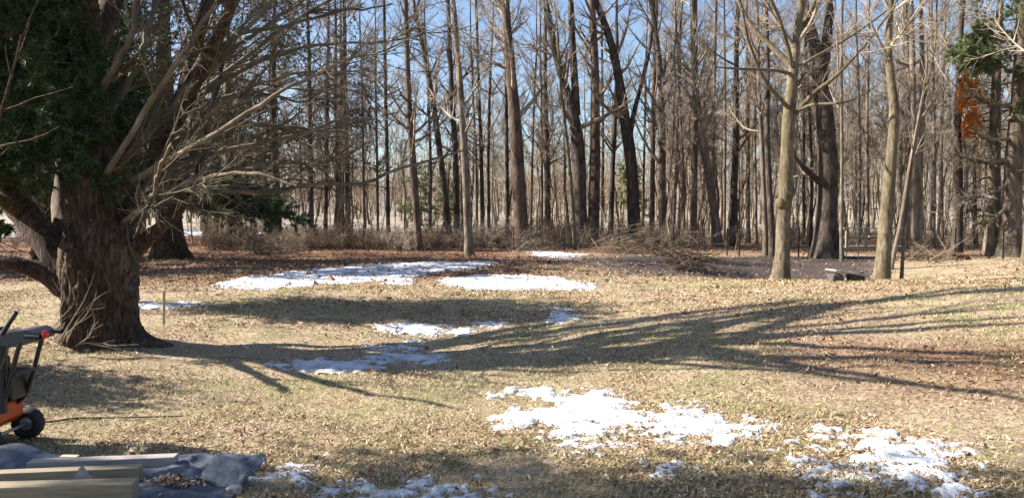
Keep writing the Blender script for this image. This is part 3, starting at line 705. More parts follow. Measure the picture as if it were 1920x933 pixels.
# --- conifers at the back left and right: horizontal drooping whorls with dead and green twigs
def conifer(label, x, Y, H, r, seed, nb, Lb, z0, mat, tmat, nmats, ntw, nneed, green_from=0.0, tp=.75, asym=1.0, leany=0.0, rt=1.0, name='conifer', group=None):
    rg = np.random.default_rng(seed)
    X = (x - 960) / F * Y; zb = float(zground(X, Y)); base = np.array([X, Y, zb]); root = thing(name, label, 'tree', base, group)
    path = np.array([[X, Y, zb - .15, r * 1.05], [X, Y, zb + .5, r], [X + .02 * H * rg.normal() * .4, Y + leany * .45, zb + H * .5, r * .6], [X + .1, Y + leany, zb + H, .03]])
    P, R, rr = trunk_mesh(path, 30, 14, seed, .45, .07); m = MB(); tubes(m, P[None], rr[None], 14); obj('trunk', m.mesh('trunk', M[mat], base), root)
    K = 9; z = rg.uniform(z0, H * .97, nb); a = rg.uniform(0, 6.283, nb)
    d = np.c_[np.cos(a), np.sin(a), rg.normal(size=nb) * .12 + .05]; d = unit(d)
    L = Lb * (1 - tp * z / H) * rg.uniform(.65, 1.15, nb) * np.where(np.cos(a) > .15, asym, 1); Q = np.zeros((nb, K, 3))
    Q[:, 0] = np.c_[np.interp(z + zb, P[:, 2], P[:, 0]), np.interp(z + zb, P[:, 2], P[:, 1]), z + zb]
    for j in range(1, K):
        Q[:, j] = Q[:, j - 1] + d * (L / (K - 1))[:, None]
        d = unit(d + np.array([0, 0, -.075 if j < 5 else .09]) + rg.normal(size=(nb, 3)) * .05)
    BRr = np.maximum(.05 * (L / Lb), .015)[:, None] * np.linspace(1, .2, K)[None]
    m = MB(); tubes(m, Q, BRr, 5)
    A, AR = sprout(rg, Q, BRr, ntw, .12, 1, .5, 1.4, .85, -.25, .2, 4, .5, .005, taper=.3); A[:, :, 2] -= 0
    tubes(m, A, AR, 3)
    B, BR = sprout(rg, A, AR, ntw * 2, .1, 1, .15, .55, .8, -.1, .25, 2, .6, .004); tubes(m, B, BR, 3)
    obj('branches', m.mesh('branches', M[tmat], base), root)
    for (nm, frac, zlo, zhi, LL, WW) in nmats:
        zz = A[:, :, 2].mean(1) - zb; k = (zz > zlo) & (zz < zhi); kb = (B[:, :, 2].mean(1) - zb > zlo) & (B[:, :, 2].mean(1) - zb < zhi)
        if kb.sum() < 5: continue
        m = MB(); needles(m, rg, B[kb], int(nneed * frac), 7, LL, WW, .6); obj('needles', m.mesh('needles', M[nm], base), root)
    return root
conifer('old conifer with thick dark trunk and drooping dead boughs behind the big tree', 318, 29.8, 15, .46, 61, 62, 6.0, 2.1, 'bark_big', 'twig_dead',
        [('needle_brown', .6, 2.6, 20, .12, .014), ('needle_olive', .4, 3.2, 20, .12, .014), ('needle_green', .3, 1.0, 3.2, .13, .015)], 1800, 7500)
conifer('dense conifer with brown lower boughs between the old conifer and the woods', 520, 41, 15, .24, 62, 70, 5.2, 1.6, 'bark_red', 'twig_dead',
        [('needle_brown', .6, 2.2, 20, .14, .02), ('needle_olive', .3, 5, 20, .14, .02)], 1400, 6000)
conifer('conifer with rusty trunk next to the gap of blue sky', 640, 45, 16, .2, 63, 50, 4.0, 2.2, 'bark_red', 'twig_dead',
        [('needle_brown', .6, 4, 20, .14, .02)], 1100, 4000)
conifer('far dark conifer behind the main trunk of the big tree', 150, 41, 16, .28, 64, 60, 5.0, 1.8, 'bark_red', 'twig_dead',
        [('needle_olive', .8, 2, 20, .15, .024)], 900, 5500)
conifer('tall conifer behind the fan of dead branches', 410, 46, 17, .26, 65, 70, 5.6, 3.0, 'bark_red', 'twig_dead',
        [('needle_olive', .6, 3, 20, .15, .024), ('needle_brown', .3, 3, 20, .15, .024)], 1000, 6500)
conifer('shady conifer beyond the low left limb of the big tree', -40, 34, 15, .3, 66, 56, 5.0, 3.2, 'bark_red', 'twig_dead',
        [('needle_olive', .9, 2, 20, .15, .02)], 800, 4500)
conifer('rough grey conifer trunk with broken boughs at the right lawn edge', 1862, 31.0, 14, .28, 67, 24, 3.2, 1.6, 'bark_grey', 'twig_dead',
        [('needle_bright', .5, 7.5, 20, .13, .018)], 420, 2000)
conifer('rough conifer with reddish upper trunk and bright green bough at the lawn edge', 1893, 30.2, 15, .38, 68, 26, 3.4, 1.5, 'bark_grey', 'twig_dead',
        [('needle_bright', .6, 6.0, 20, .13, .018)], 420, 2200)
for (x, Y, s) in [(840, 75, .16), (790, 80, .16), (1180, 82, .14)]:
    conifer('small yellow green evergreen far behind the bare trunks', x, Y, 6.5, .12, int(x), 40, 2.2, .4, 'bark_red', 'twig_dead', [('needle_bright', 1, 0, 20, .25, .06)], 200, 1200, name='evergreen', group='small evergreens far behind the bare trunks')

def bough(root, pts, Y, spread, mat, n, L, W, tmat='twig_dead', name='bough', seed=0, droop=0.0, tw=120, twl=(.3, .9)):
    """a traced bough: a branch with twigs and its needles as a sub-part; pts (px,py,w,dY)"""
    rg = np.random.default_rng(seed); base = np.array(root.location)
    q = [[*at(x, y, Y + dy), w * Y / F / 2] for (x, y, w, dy) in pts]
    P, R = polyline(np.array(q), 14); m = MB(); tubes(m, P[None], R[None], 6)
    A, AR = sprout(rg, P[None], R[None], tw, .25, 1, *twl, .9, -droop, .25, 4, .5, .004, taper=.2); tubes(m, A, AR, 3)
    A = A + 0; o = obj(name, m.mesh(name, M[tmat], base), root)
    m = MB(); needles(m, rg, A, n, 8, L, W, spread, droop=droop); obj('needles', m.mesh('needles', M[mat], base), o)
roots = {o['label']: o for o in list(COL.objects) if o.parent is None and 'label' in o.keys()}
pr = roots['rough conifer with reddish upper trunk and bright green bough at the lawn edge']
bough(pr, [(1885,125,8,0),(1860,122,7,-.3),(1830,112,5,-.7),(1800,95,3,-1)], 30.2, .8, 'needle_bright', 2600, .16, .016, seed=1, tw=170)
bough(pr, [(1885,132,8,0),(1905,134,7,-.5),(1940,128,5,-1),(1990,110,3,-1.5)], 30.2, .8, 'needle_bright', 2600, .16, .016, seed=2, tw=170)
bough(pr, [(1885,95,8,0),(1862,75,6,.4),(1835,65,4,.9)], 30.2, .8, 'needle_bright', 1800, .16, .016, seed=3)
bough(pr, [(1885,100,8,0),(1910,75,6,.4),(1960,55,4,.9)], 30.2, .8, 'needle_bright', 2000, .16, .016, seed=4)
bough(pr, [(1888,225,7,0),(1905,215,5,-.4),(1945,205,4,-.9)], 30.2, .7, 'needle_bright', 700, .14, .012, seed=5, tw=70)
for k, (y0, x1, y1) in enumerate([(300, 1790, 290), (345, 1800, 372), (385, 1830, 420), (260, 1830, 250), (320, 1960, 300), (200, 1810, 168)]):
    bough(pr, [(1893, y0, 8, 0), ((1893 + x1) / 2, (y0 + y1) / 2 + 10, 6, -.5), (x1, y1, 3, -1)], 30.2, .5, 'needle_olive', 60, .1, .01, seed=20 + k, tw=60)
dt = roots['dark bare tree with pale sunlit edge near the rough conifer trunks']
bough(dt, [(1798,150,6,0),(1806,138,5,-.3),(1815,148,4,-.5),(1818,190,3,-.6)], 31.5, .55, 'needle_rust', 420, .26, .02, 'twig_brown', 'dead_bough', 31, 1.0, 60, (.3, .8))
bough(dt, [(1800,205,5,0),(1812,205,4,-.3),(1822,225,3,-.5),(1823,250,2,-.6)], 31.5, .5, 'needle_rust', 300, .25, .02, 'twig_brown', 'dead_bough', 32, 1.2, 44, (.3, .6))
oc = roots['old conifer with thick dark trunk and drooping dead boughs behind the big tree']
bough(oc, [(325,350,12,0),(380,362,9,-1),(440,376,6,-1.7),(480,385,4,-2)], 29.8, .6, 'needle_green', 1300, .14, .012, seed=40, tw=150, droop=.2)
bough(oc, [(325,340,12,0),(420,378,9,-1.6),(500,402,6,-2.6),(575,412,4,-3)], 29.8, .6, 'needle_green', 1500, .14, .012, seed=41, tw=170, droop=.2)
bough(oc, [(322,345,12,0),(390,372,9,-1.2),(455,382,6,-2.2),(540,392,4,-2.9)], 29.8, .6, 'needle_green', 1500, .14, .014, seed=43, tw=170, droop=.2)
bough(oc, [(322,300,12,0),(400,330,9,-1.0),(470,350,6,-1.8),(520,372,4,-2.2)], 29.8, .6, 'needle_green', 1200, .14, .014, seed=44, tw=150, droop=.2)
bough(oc, [(322,330,12,0),(360,345,9,-2.5),(400,365,6,-3.6)], 29.8, .6, 'needle_green', 900, .14, .012, seed=42, tw=110, droop=.2)

# ------------------------------------------------------------------ the big many-stemmed tree
def big_tree():
    rg = np.random.default_rng(77); Y = 11.35
    base = gp(190, 640); base[1] = Y; base[2] = float(zground(base[0], Y))
    root = thing('pine_tree', 'huge old pine with furrowed brown trunk and a fan of dead branches', 'tree', base)
    # trunk: dense rings with furrowed bark and root flare
    K, S = 170, 150
    px = [(186,655,138),(186,640,130),(186,600,120),(186,550,118),(184,500,126),(184,460,118),(180,420,88),(176,380,80),(172,340,78),(166,250,70),(158,120,62),(150,0,54),(143,-120,46),(138,-300,34),(136,-600,14)]
    pts = np.array([[*at(x, y, Y), w * Y / F / 2] for x, y, w in px]); pts[0, 2] = base[2] - .12
    P, R = polyline(pts, K); h = P[:, 2] - base[2]; an = np.arange(S) * 2 * np.pi / S
    # section axes of tubes(): A = T x ref(+Y) -> about -X..., so an=pi points to +X
    roots_ = [(math.pi, 1.0, .30), (math.pi * 1.45, .3, .25), (0.25, .2, .3), (math.pi * .6, .35, .25), (5.2, .25, .25)]
    fl = np.zeros((K, S))
    for a0, amp, wd in roots_:
        da = (an - a0 + np.pi) % (2 * np.pi) - np.pi
        fl += amp * np.exp(-(da / wd) ** 2)[None] * np.exp(-np.maximum(h, 0) / (.09 + .05 * amp))[:, None]
    rr = R[:, None] * (1 + fl)
    for k in range(K):
        for s in range(S):
            c, s_ = math.cos(an[s]), math.sin(an[s])
            w = mnoise.noise((c * 1.5, s_ * 1.5, h[k] * .8))
            n = mnoise.noise((c * 8.5 + w * .9, s_ * 8.5, h[k] * 4.0)) ; n2 = mnoise.noise((c * 16 + 5, s_ * 16, h[k] * 9))
            rr[k, s] += 0.045 * w + 0.050 * (1 - 2.2 * abs(n)) * min(1, R[k] / .4) + 0.026 * n2
    m = MB(); tubes(m, P[None], rr[None], S); obj('trunk', m.mesh('trunk', M['bark_big'], base), root)
    PP, RR = [], []
    def limb(pts, mat='bark_grey', S=10, K=26, part=True):
        q = np.array([[*at(x, y, Y + dy), w * (Y + dy) / F / 2] for (x, y, w, dy) in pts])
        p, r = polyline(q, K)
        hh = np.arange(K)[:, None] * .35; a_ = np.arange(S)[None] * 1.0
        rr = r[:, None] * (1 + .14 * vnoise(a_ * .8 + 0 * hh, hh * 1.4, len(PP) + 3) + .08 * vnoise(a_ * 1.7, hh * 4, len(PP) + 40))
        p = p + .04 * np.c_[vnoise(hh[:, 0] * 2, 0 * hh[:, 0], 91 + len(PP)), vnoise(hh[:, 0] * 2, 0 * hh[:, 0], 92 + len(PP)), vnoise(hh[:, 0] * 2, 0 * hh[:, 0], 93 + len(PP))] * np.linspace(0, 1, K)[:, None]
        mm = MB(); tubes(mm, p[None], rr[None], S); obj('limb', mm.mesh('limb', M[mat], base), root)
        i = np.linspace(0, K - 1, 26).astype(int); PP.append(p[i]); RR.append(r[i])
    B = 'bark_big'
    limb([(170,560,70,0),(130,505,66,.05),(92,455,58,.1),(52,412,52,.2),(15,352,48,.3),(-25,280,42,.4),(-60,180,34,.5),(-80,40,26,.6)], B, 22, 40)
    limb([(150,560,46,-.1),(110,528,40,-.15),(72,506,32,-.2),(30,493,28,-.3),(-30,488,24,-.4),(-110,478,16,-.5),(-180,440,9,-.6)], B, 16, 36)
    limb([(205,560,60,.1),(225,490,46,.1),(262,457,30,0),(300,430,22,-.2),(332,402,17,-.3),(355,372,15,-.3),(374,332,13,-.2),(384,280,11,0),(392,210,8,.3),(420,120,6,.6)], B, 14, 36)
    limb([(190,500,70,.25),(225,440,62,.3),(250,395,54,.35),(272,345,44,.4),(290,300,36,.5),(312,240,30,.6),(345,170,24,.7),(402,80,20,.9),(450,-20,16,1.1),(500,-140,9,1.3)], B, 18, 36)
    limb([(150,470,50,.3),(120,430,40,.5),(112,390,32,.7),(118,340,28,.9),(122,260,24,1.2),(120,140,18,1.5),(112,0,12,1.8)], 'bark_grey', 12, 30)
    D = 'twig_dead'
    # lighter dead limbs sweeping up and right
    fan = [
     [(190,350,17,-.2),(205,318,15,-.3),(236,270,13,-.4),(270,212,12,-.5),(322,130,11,-.6),(380,52,10,-.9),(420,-15,8,-1),(470,-110,5,-1.1)],
     [(215,330,20,-.2),(232,300,17,-.3),(290,238,15,-.3),(332,190,13,-.3),(400,112,11,-.2),(472,42,9,-.1),(530,-20,7,0)],
     [(225,350,20,0),(262,332,16,-.3),(332,290,13,-.7),(402,254,11,-1),(482,200,9,-1.2),(562,150,7,-1.3),(640,112,5,-1.4),(720,95,4,-1.5),(800,62,3,-1.5)],
     [(240,380,20,.2),(284,342,16,.1),(342,302,13,.1),(422,282,10,.2),(522,262,8,.3),(610,232,6,.4),(700,222,4,.5)],
     [(240,360,20,.4),(300,350,15,.5),(400,358,12,.8),(500,362,9,1),(600,342,8,1.2),(682,346,7,1.3),(750,318,6,1.4),(800,300,5,1.5),(880,278,3,1.6)],
     [(250,350,18,.3),(330,320,13,.6),(430,320,10,.9),(520,300,8,1.1),(600,310,6,1.2),(690,270,4,1.3)],
     [(262,320,18,.5),(300,280,15,.7),(380,240,12,1),(470,230,9,1.3),(560,240,7,1.5),(650,250,4,1.6)],
     [(290,280,16,.5),(330,220,13,.4),(400,160,11,.3),(490,110,9,.2),(590,80,6,.1),(700,80,4,0),(780,66,3,0),(880,52,2,0)],
     [(300,262,16,.6),(340,200,13,.9),(420,140,11,1.2),(520,60,8,1.5),(600,10,6,1.7),(680,-30,4,1.8)],
     [(318,232,14,.6),(350,180,12,.5),(440,90,10,.4),(540,20,8,.3),(620,-30,5,.2)],
     [(252,395,18,.2),(300,372,13,-.2),(360,340,10,-.6),(430,322,8,-.9),(500,330,6,-1.1),(560,352,4,-1.2)],
     [(275,330,15,.4),(340,262,11,0),(410,200,9,-.4),(500,150,7,-.7),(600,130,5,-.9),(690,140,3,-1)],
     [(170,250,22,.2),(220,190,16,.3),(262,120,14,.4),(282,40,12,.5),(300,-40,9,.6)],
     [(165,200,22,-.2),(215,130,15,-.4),(250,60,12,-.5),(262,-30,9,-.6)],
     [(330,200,12,.7),(390,190,9,.9),(470,170,7,1.1),(560,190,5,1.3),(640,180,3,1.4)],
     [(385,110,12,.8),(450,60,9,1),(540,50,7,1.2),(640,20,5,1.3),(740,10,3,1.4)],
     [(228,420,16,-.1),(262,395,12,-.5),(290,360,10,-.9),(300,320,8,-1.2),(325,270,6,-1.5)],
    ]
    main = lambda y: (float(np.interp(y, [0, 120, 250, 340, 460], [150, 158, 166, 172, 184])), 0.0)
    stem4 = lambda y: (float(np.interp(y, [-20, 80, 170, 240, 300, 345, 395, 440], [450, 402, 345, 312, 290, 272, 250, 225])), float(np.interp(y, [-20, 80, 170, 240, 300, 345, 395, 440], [1.1, .9, .7, .6, .5, .4, .35, .3])))
    for f in fan:
        x0, y0, w0, d0 = f[0]
        sx, sdy = min((main(y0 + 12), stem4(y0 + 12)), key=lambda q: abs(q[0] - x0))
        f[:] = [(q[0], q[1], q[2] * .9, q[3] * 1.5) for q in f]; f[0] = (x0, y0, w0, (d0 * .4 + sdy * .6)); f.insert(0, (sx, y0 + 14, w0 * 1.15, sdy)); limb(f, D, 8, 28)
    # stout upper stems that rise above the frame
    for f in [[(168,250,44,.1),(160,120,42,.6),(215,0,40,1.3),(240,-150,36,2.0),(270,-350,28,2.6),(290,-560,16,3.0)],
              [(150,60,44,0),(135,-60,40,.7),(150,-220,36,1.6),(170,-420,30,2.6),(190,-640,18,3.4)],
              [(345,170,26,.7),(380,40,22,1.5),(410,-100,18,2.2),(440,-300,13,2.9)],
              [(160,60,40,0),(168,-20,34,-.3),(170,-130,30,-1.0),(180,-330,22,-1.7),(190,-520,12,-2.2)],
              [(-25,280,40,.4),(-10,120,36,1.2),(20,-40,32,2.0),(40,-240,27,2.8),(60,-430,18,3.5)],
              [(-60,180,30,.5),(-90,0,28,-.2),(-100,-180,20,-.9),(-90,-380,12,-1.4)],
              [(15,352,30,.3),(-40,300,24,-.6),(-90,240,19,-1.6),(-130,160,15,-2.5),(-160,60,10,-3.2)],
              [(40,400,24,.2),(-10,370,20,-.7),(-50,330,16,-1.6),(-90,300,12,-2.3)],
              [(170,300,34,0),(120,200,30,1.0),(90,80,26,2.0),(80,-60,20,3.0)],
              [(168,240,34,.1),(120,140,30,.4),(80,10,26,.1),(60,-140,20,-1.4),(50,-300,14,-2.2)],
              [(145,-40,36,0),(140,-160,30,.5),(180,-330,24,.9),(230,-520,16,1.1)],
              [(142,-100,34,0),(110,-220,28,1.2),(100,-380,22,2.2),(110,-560,14,3.0)],
              [(140,-160,32,0),(130,-300,26,-.8),(150,-470,20,-1.6),(170,-640,12,-2.2)],
              [(142,-90,30,0),(120,-170,26,-1.3),(120,-280,21,-2.4),(140,-420,15,-3.2)],
              [(141,-130,30,0),(150,-230,25,-1.8),(175,-350,19,-3.0),(200,-480,13,-3.9)],
              [(140,-190,28,0),(160,-300,22,1.6),(190,-440,17,3.0),(220,-600,11,4.2)],
              [(140,-60,32,0),(190,-160,26,.2),(250,-300,22,.3),(310,-470,14,.3)],
              [(290,300,28,.5),(360,180,20,-.4),(420,40,16,-1.1),(470,-120,12,-1.7),(500,-300,8,-2.0)]]: limb(f, B, 10, 30)
    P0, R0 = np.array(PP[5:22]), np.array(RR[5:22]); P1, R1 = np.array(PP[22:]), np.array(RR[22:])
    m = MB()
    A, AR = sprout(rg, P0, R0, 130, .12, .97, .7, 2.4, .55, .35, .18, 9, .5, .005, bias=(.7, 0, .1)); tubes(m, A, AR, 5)
    B_, BR = sprout(rg, A, AR, 950, .08, 1, .25, .9, .6, .1, .25, 5, .6, .003, bias=(.4, 0, 0)); tubes(m, B_, BR, 4)
    C, CR = sprout(rg, B_, BR, 3800, .05, 1, .10, .42, .6, 0, .25, 2, .7, .002); tubes(m, C, CR, 3)
    obj('dead_twigs', m.mesh('dead_twigs', M[D], base), root)
    m = MB(); needles(m, rg, np.concatenate([B_[rg.choice(950, 300, False)]]), 1500, 7, .075, .003, .7); obj('needles', m.mesh('needles', M['needle_olive'], base), root)
    # high bare tops out of the frame cast the lawn shadows
    m = MB(); T, TR = sprout(rg, P1, R1, 30, .35, 1, 1.2, 3.4, .5, .6, .15, 10, .6, .01, bias=(0, .1, .2), taper=.3); tubes(m, T, TR, 6)
    T2, T2R = sprout(rg, T, TR, 130, .1, 1, .6, 1.7, .6, .4, .2, 5, .6, .004); tubes(m, T2, T2R, 4)
    tag(obj('top_branches', m.mesh('top_branches', M['bark_big'], base), root), kind='stuff')
    # green crown round the main stem, upper left
    NG = 330; z = rg.uniform(2.25, 6.0, NG); a = np.where(rg.uniform(0, 1, NG) < .85, rg.uniform(np.pi, 2 * np.pi, NG), rg.uniform(0, 2 * np.pi, NG)); K = 8
    cx = np.interp(z, P[:, 2], P[:, 0]); Lb = np.where(np.sin(a) < -.5, rg.uniform(.3, .62, NG), rg.uniform(.4, .9, NG))
    d = unit(np.c_[np.cos(a), np.sin(a), rg.normal(size=NG) * .2 + .1])
    Lb = np.where(np.cos(a) > .1, np.minimum(Lb, .25 + rg.uniform(0, .3, NG)), Lb)
    Q = np.zeros((NG, K, 3)); Q[:, 0] = np.c_[cx + .25 - rg.uniform(0, 1.7, NG), np.full(NG, Y) - .2, z]
    for j in range(1, K):
        Q[:, j] = Q[:, j - 1] + d * (Lb / (K - 1))[:, None]; d = unit(d + rg.normal(size=(NG, 3)) * .1 + [0, 0, -.05])
    QR = np.full((NG, K), .02) * np.linspace(1, .3, K)
    m = MB(); tubes(m, Q, QR, 5); A, AR = sprout(rg, Q, QR, 3000, .1, 1, .2, .5, .8, -.2, .25, 4, .5, .003, taper=.2); tubes(m, A, AR, 3)
    obj('green_branches', m.mesh('green_branches', M['twig_dead'], base), root)
    m = MB(); needles(m, rg, A, 21000, 8, .11, .006, .65, droop=.15); obj('needles', m.mesh('needles', M['needle_green'], base), root)
    # sucker shoots at the foot
    m = MB()
    for k, (a, b, c, e) in enumerate([((110,640),(135,600),(160,560),(178,510)), ((125,640),(150,590),(190,550),(205,545)), ((118,635),(112,590),(117,540),(116,510)), ((60,660),(80,640),(110,600),(135,575)), ((100,655),(130,620),(165,590),(175,565)), ((140,650),(170,630),(180,600),(172,580)), ((150,640),(190,648),(225,655),(240,668)), ((150,645),(175,640),(210,648),(260,645))]):
        q = np.array([[*at(x, y, Y - .75 + .02 * k), r] for (x, y), r in zip((a, b, c, e), (.010, .008, .006, .003))]); p, r = polyline(q, 12); tubes(m, p[None], r[None], 5)
        A, AR = sprout(rg, p[None], r[None], 5, .3, .95, .1, .4, .6, .3, .2, 4, .6, .002); tubes(m, A, AR, 3)
    obj('sucker_shoots', m.mesh('sucker_shoots', M['twig_pale'], base), root)
    return root
big_tree()

# trees standing left of the frame, whose shadows lie on the lawn
def shade_pine(label, X, Y, H, z0, Lb, seed, nb, nneed, mats='needle_green', tp=.75, ntw=700, L=.13, W=.012, asym=1.0, leany=0.0, tr=.028):
    return conifer(label, 960 + X / Y * F, Y, H, tr * H, seed, nb, Lb, z0, 'bark_big', 'twig_dead', [(mats, 1, 0, 30, L, W)], ntw, nneed, tp=tp, asym=asym, leany=leany)
shade_pine('dense dark green conifer standing just behind the big trunk', -8.15, 15.7, 6.6, 2.5, 1.9, 81, 120, 20000, tp=.5, ntw=2000, L=.12, W=.011, asym=.35)
shade_pine('low dense conifer added out of view left of the snow blower for its shade', -7.5, 8.7, 2.1, .15, .9, 85, 70, 4000)  # unseen conifer, added to throw the dark patch behind the snow blower
shade_pine('tall pine left of the tarp and the timbers', -10.6, 6.75, 10.8, 5.9, 1.2, 82, 60, 5000, leany=-1.5, tr=.016)
shade_pine('pine at the left edge of the lawn beside the woods', -19.5, 25.4, 15, 1.2, 4.0, 83, 100, 6000, tp=.4, W=.065, L=.20, ntw=500)
shade_pine('second pine at the left edge of the lawn beside the woods', -17.5, 29.5, 13, 1.2, 3.6, 84, 80, 3200, tp=.5, W=.065, L=.20, ntw=500)
shade_pine('third pine at the left edge of the lawn nearest the open grass', -20.5, 23.6, 13.5, 2.2, 2.6, 86, 70, 3500, tp=.4, W=.065, L=.20, ntw=400)

# ------------------------------------------------------------------ fence, gate, rail
def post_mesh(p, h):
    m = MB(); x, y, z = p
    box(m, (x, y, z + h / 2 - .1), .012, .05, h + .2); box(m, (x, y - .018, z + h / 2 - .1), .055, .012, h + .2)
    for k in range(8): box(m, (x, y - .03, z + .15 + k * (h - .2) / 8), .02, .014, .02)
    box(m, (x, y, z - .12), .14, .02, .12); return m
def fence(label, posts, h, mesh_h):
    P = [gp(x, y) for x, y in posts]; b = P[0]; root = thing('wire_fence', label, 'fence', b)
    for p in P: obj('post', post_mesh(p, h).mesh('post', M['post'], b, False), root)
    m = MB(); n = 9
    for a, c in zip(P[:-1], P[1:]):
        for k in range(n):
            z = .08 + (mesh_h - .08) * k / (n - 1); s = np.linspace(0, 1, 5)[:, None]
            q = a[None] * (1 - s) + c[None] * s + np.c_[0 * s, 0 * s - .04, z - .04 * np.sin(np.pi * s)]
            tubes(m, q[None], np.full((1, 5), .0022), 3)
        nv = int(np.linalg.norm(c - a) / .15)
        s = np.linspace(0, 1, nv)[:, None]; q0 = a * (1 - s) + c * s + [0, -.04, .08]; q1 = q0 + [0, 0, mesh_h - .1]
        tubes(m, np.stack([q0, q1], 1), np.full((nv, 2), .0014), 3)
    obj('wire_mesh', m.mesh('wire_mesh', M['wire'], b), root)
fence('wire fence with dark metal posts in front of the thicket', [(316,464),(408,466),(499,466),(590,467),(682,468),(778,468),(870,470),(963,470),(1058,472),(1160,475),(1262,476),(1363,478)], 1.1, 1.0)
fence('wire fence running from the wire gate into the right hand woods', [(1700,484),(1790,484),(1880,485),(1980,485)], 1.15, 1.0)
fence('wire fence between the brush pile and the wire gate', [(1386,481),(1497,483),(1575,485)], 1.2, 1.0)
gb = gp(1587, 486); ge = gp(1652, 487); gr = thing('wire_gate', 'tall thin black wire gate frame beside the massive dark tree', 'gate', gb)
W = ge - gb; wl = float(np.linalg.norm(W))
for k, (f, hh) in enumerate([(0, 1.95), (.34, 1.95), (1.0, 1.95)]):
    m = MB(); p = gb + W * f; tubes(m, np.array([[p - [0, 0, .2], p + [0, 0, hh]]]), np.full((1, 2), .018), 8); obj('post', m.mesh('post', M['post'], gb), gr)
for zz in (1.93, 1.0, .12):
    m = MB(); tubes(m, np.array([[gb + [0, 0, zz], ge + [0, 0, zz]]]), np.full((1, 2), .014), 8); obj('rail', m.mesh('rail', M['post'], gb), gr)
m = MB()
for f in np.linspace(0, 1, 12): p = gb + W * f; tubes(m, np.array([[p + [0, 0, .12], p + [0, 0, 1.93]]]), np.full((1, 2), .0018), 3)
for zz in np.linspace(.12, 1.93, 14): tubes(m, np.array([[gb + [0, 0, zz], ge + [0, 0, zz]]]), np.full((1, 2), .0018), 3)
obj('wire_mesh', m.mesh('wire_mesh', M['wire'], gb), gr)

# weathered footbridge with a rail, behind the gate
fb = gp(1588, 478); fb[1] = 34.0; fb[0] = (1588 - 960) / F * 34; fb[2] = float(zground(fb[0], 34))
fr_ = thing('footbridge', 'weathered wooden footbridge rail behind the wire gate', 'footbridge', fb)
def wood(name, c, sx, sy, sz, root, b, mat='wood_weathered', rot=None, bev=.006):
    m = MB(); box(m, c, sx, sy, sz, rot); o = obj(name, m.mesh(name, M[mat], b, False), root); bevel_obj(o, bev); return o
for k in range(4): wood('post', fb + [k * .85, 0, .42], .1, .1, 1.14, fr_, fb)
wood('top_rail', fb + [1.27, -.02, 1.0], 2.85, .16, .05, fr_, fb); wood('middle_rail', fb + [1.27, .055, .62], 2.7, .04, .13, fr_, fb)
wood('beam', fb + [1.27, -.06, .10], 3.0, .08, .16, fr_, fb)
for k in range(18): wood('plank', fb + [.02 + k * .15, .52, .205 + .004 * (k % 3)], .135, 1.1, .035, fr_, fb)
wood('bench_seat', fb + [1.25, -.19, .66], .8, .2, .06, fr_, fb)

# ------------------------------------------------------------------ slab, brush pile, log, debris, stake, sticks
sb = gp(1588, 527); st_ = thing('stone_slab', 'flat pale grey slab propped on stones beside the slim curving tree', 'slab', sb)
rotm = np.array([[.97, -.12, .10], [.12, .99, 0], [-.16, 0, .98]])
rs = np.random.default_rng(5)
def rock(name, c, size, root, b, mat, seed, sub=3, sq=.75):
    import bmesh
    bm = bmesh.new(); bmesh.ops.create_icosphere(bm, subdivisions=sub, radius=1)
    for v in bm.verts:
        n = mnoise.noise(v.co * 1.3 + Vector((seed * 3.1, 0, 0))); n2 = mnoise.noise(v.co * 4 + Vector((0, seed * 2.3, 0)))
        co = Vector([math.copysign(abs(q) ** sq, q) for q in v.co]) * (1 + .25 * n + .12 * n2 + .06 * mnoise.noise(v.co * 11))
        v.co = Vector((co.x * size[0], co.y * size[1], co.z * size[2])) + Vector(c) - Vector(b)
    me = bpy.data.meshes.new(name); bm.to_mesh(me); bm.free(); me.materials.append(M[mat])
    me.polygons.foreach_set('use_smooth', np.ones(len(me.polygons), bool))
    return obj(name, me, root)
m = MB(); box(m, sb + [0, 0, .20], .86, .52, .045, rotm); o = obj('top_slab', m.mesh('top_slab', M['stone'], sb, False), st_); bevel_obj(o, .012, 2)
rock('prop_stone', sb + [-.28, 0, .07], (.15, .17, .10), st_, sb, 'stone_dark', 1, 3, .4); rock('prop_stone', sb + [.22, .03, .09], (.17, .16, .13), st_, sb, 'stone_dark', 2, 3, .4)

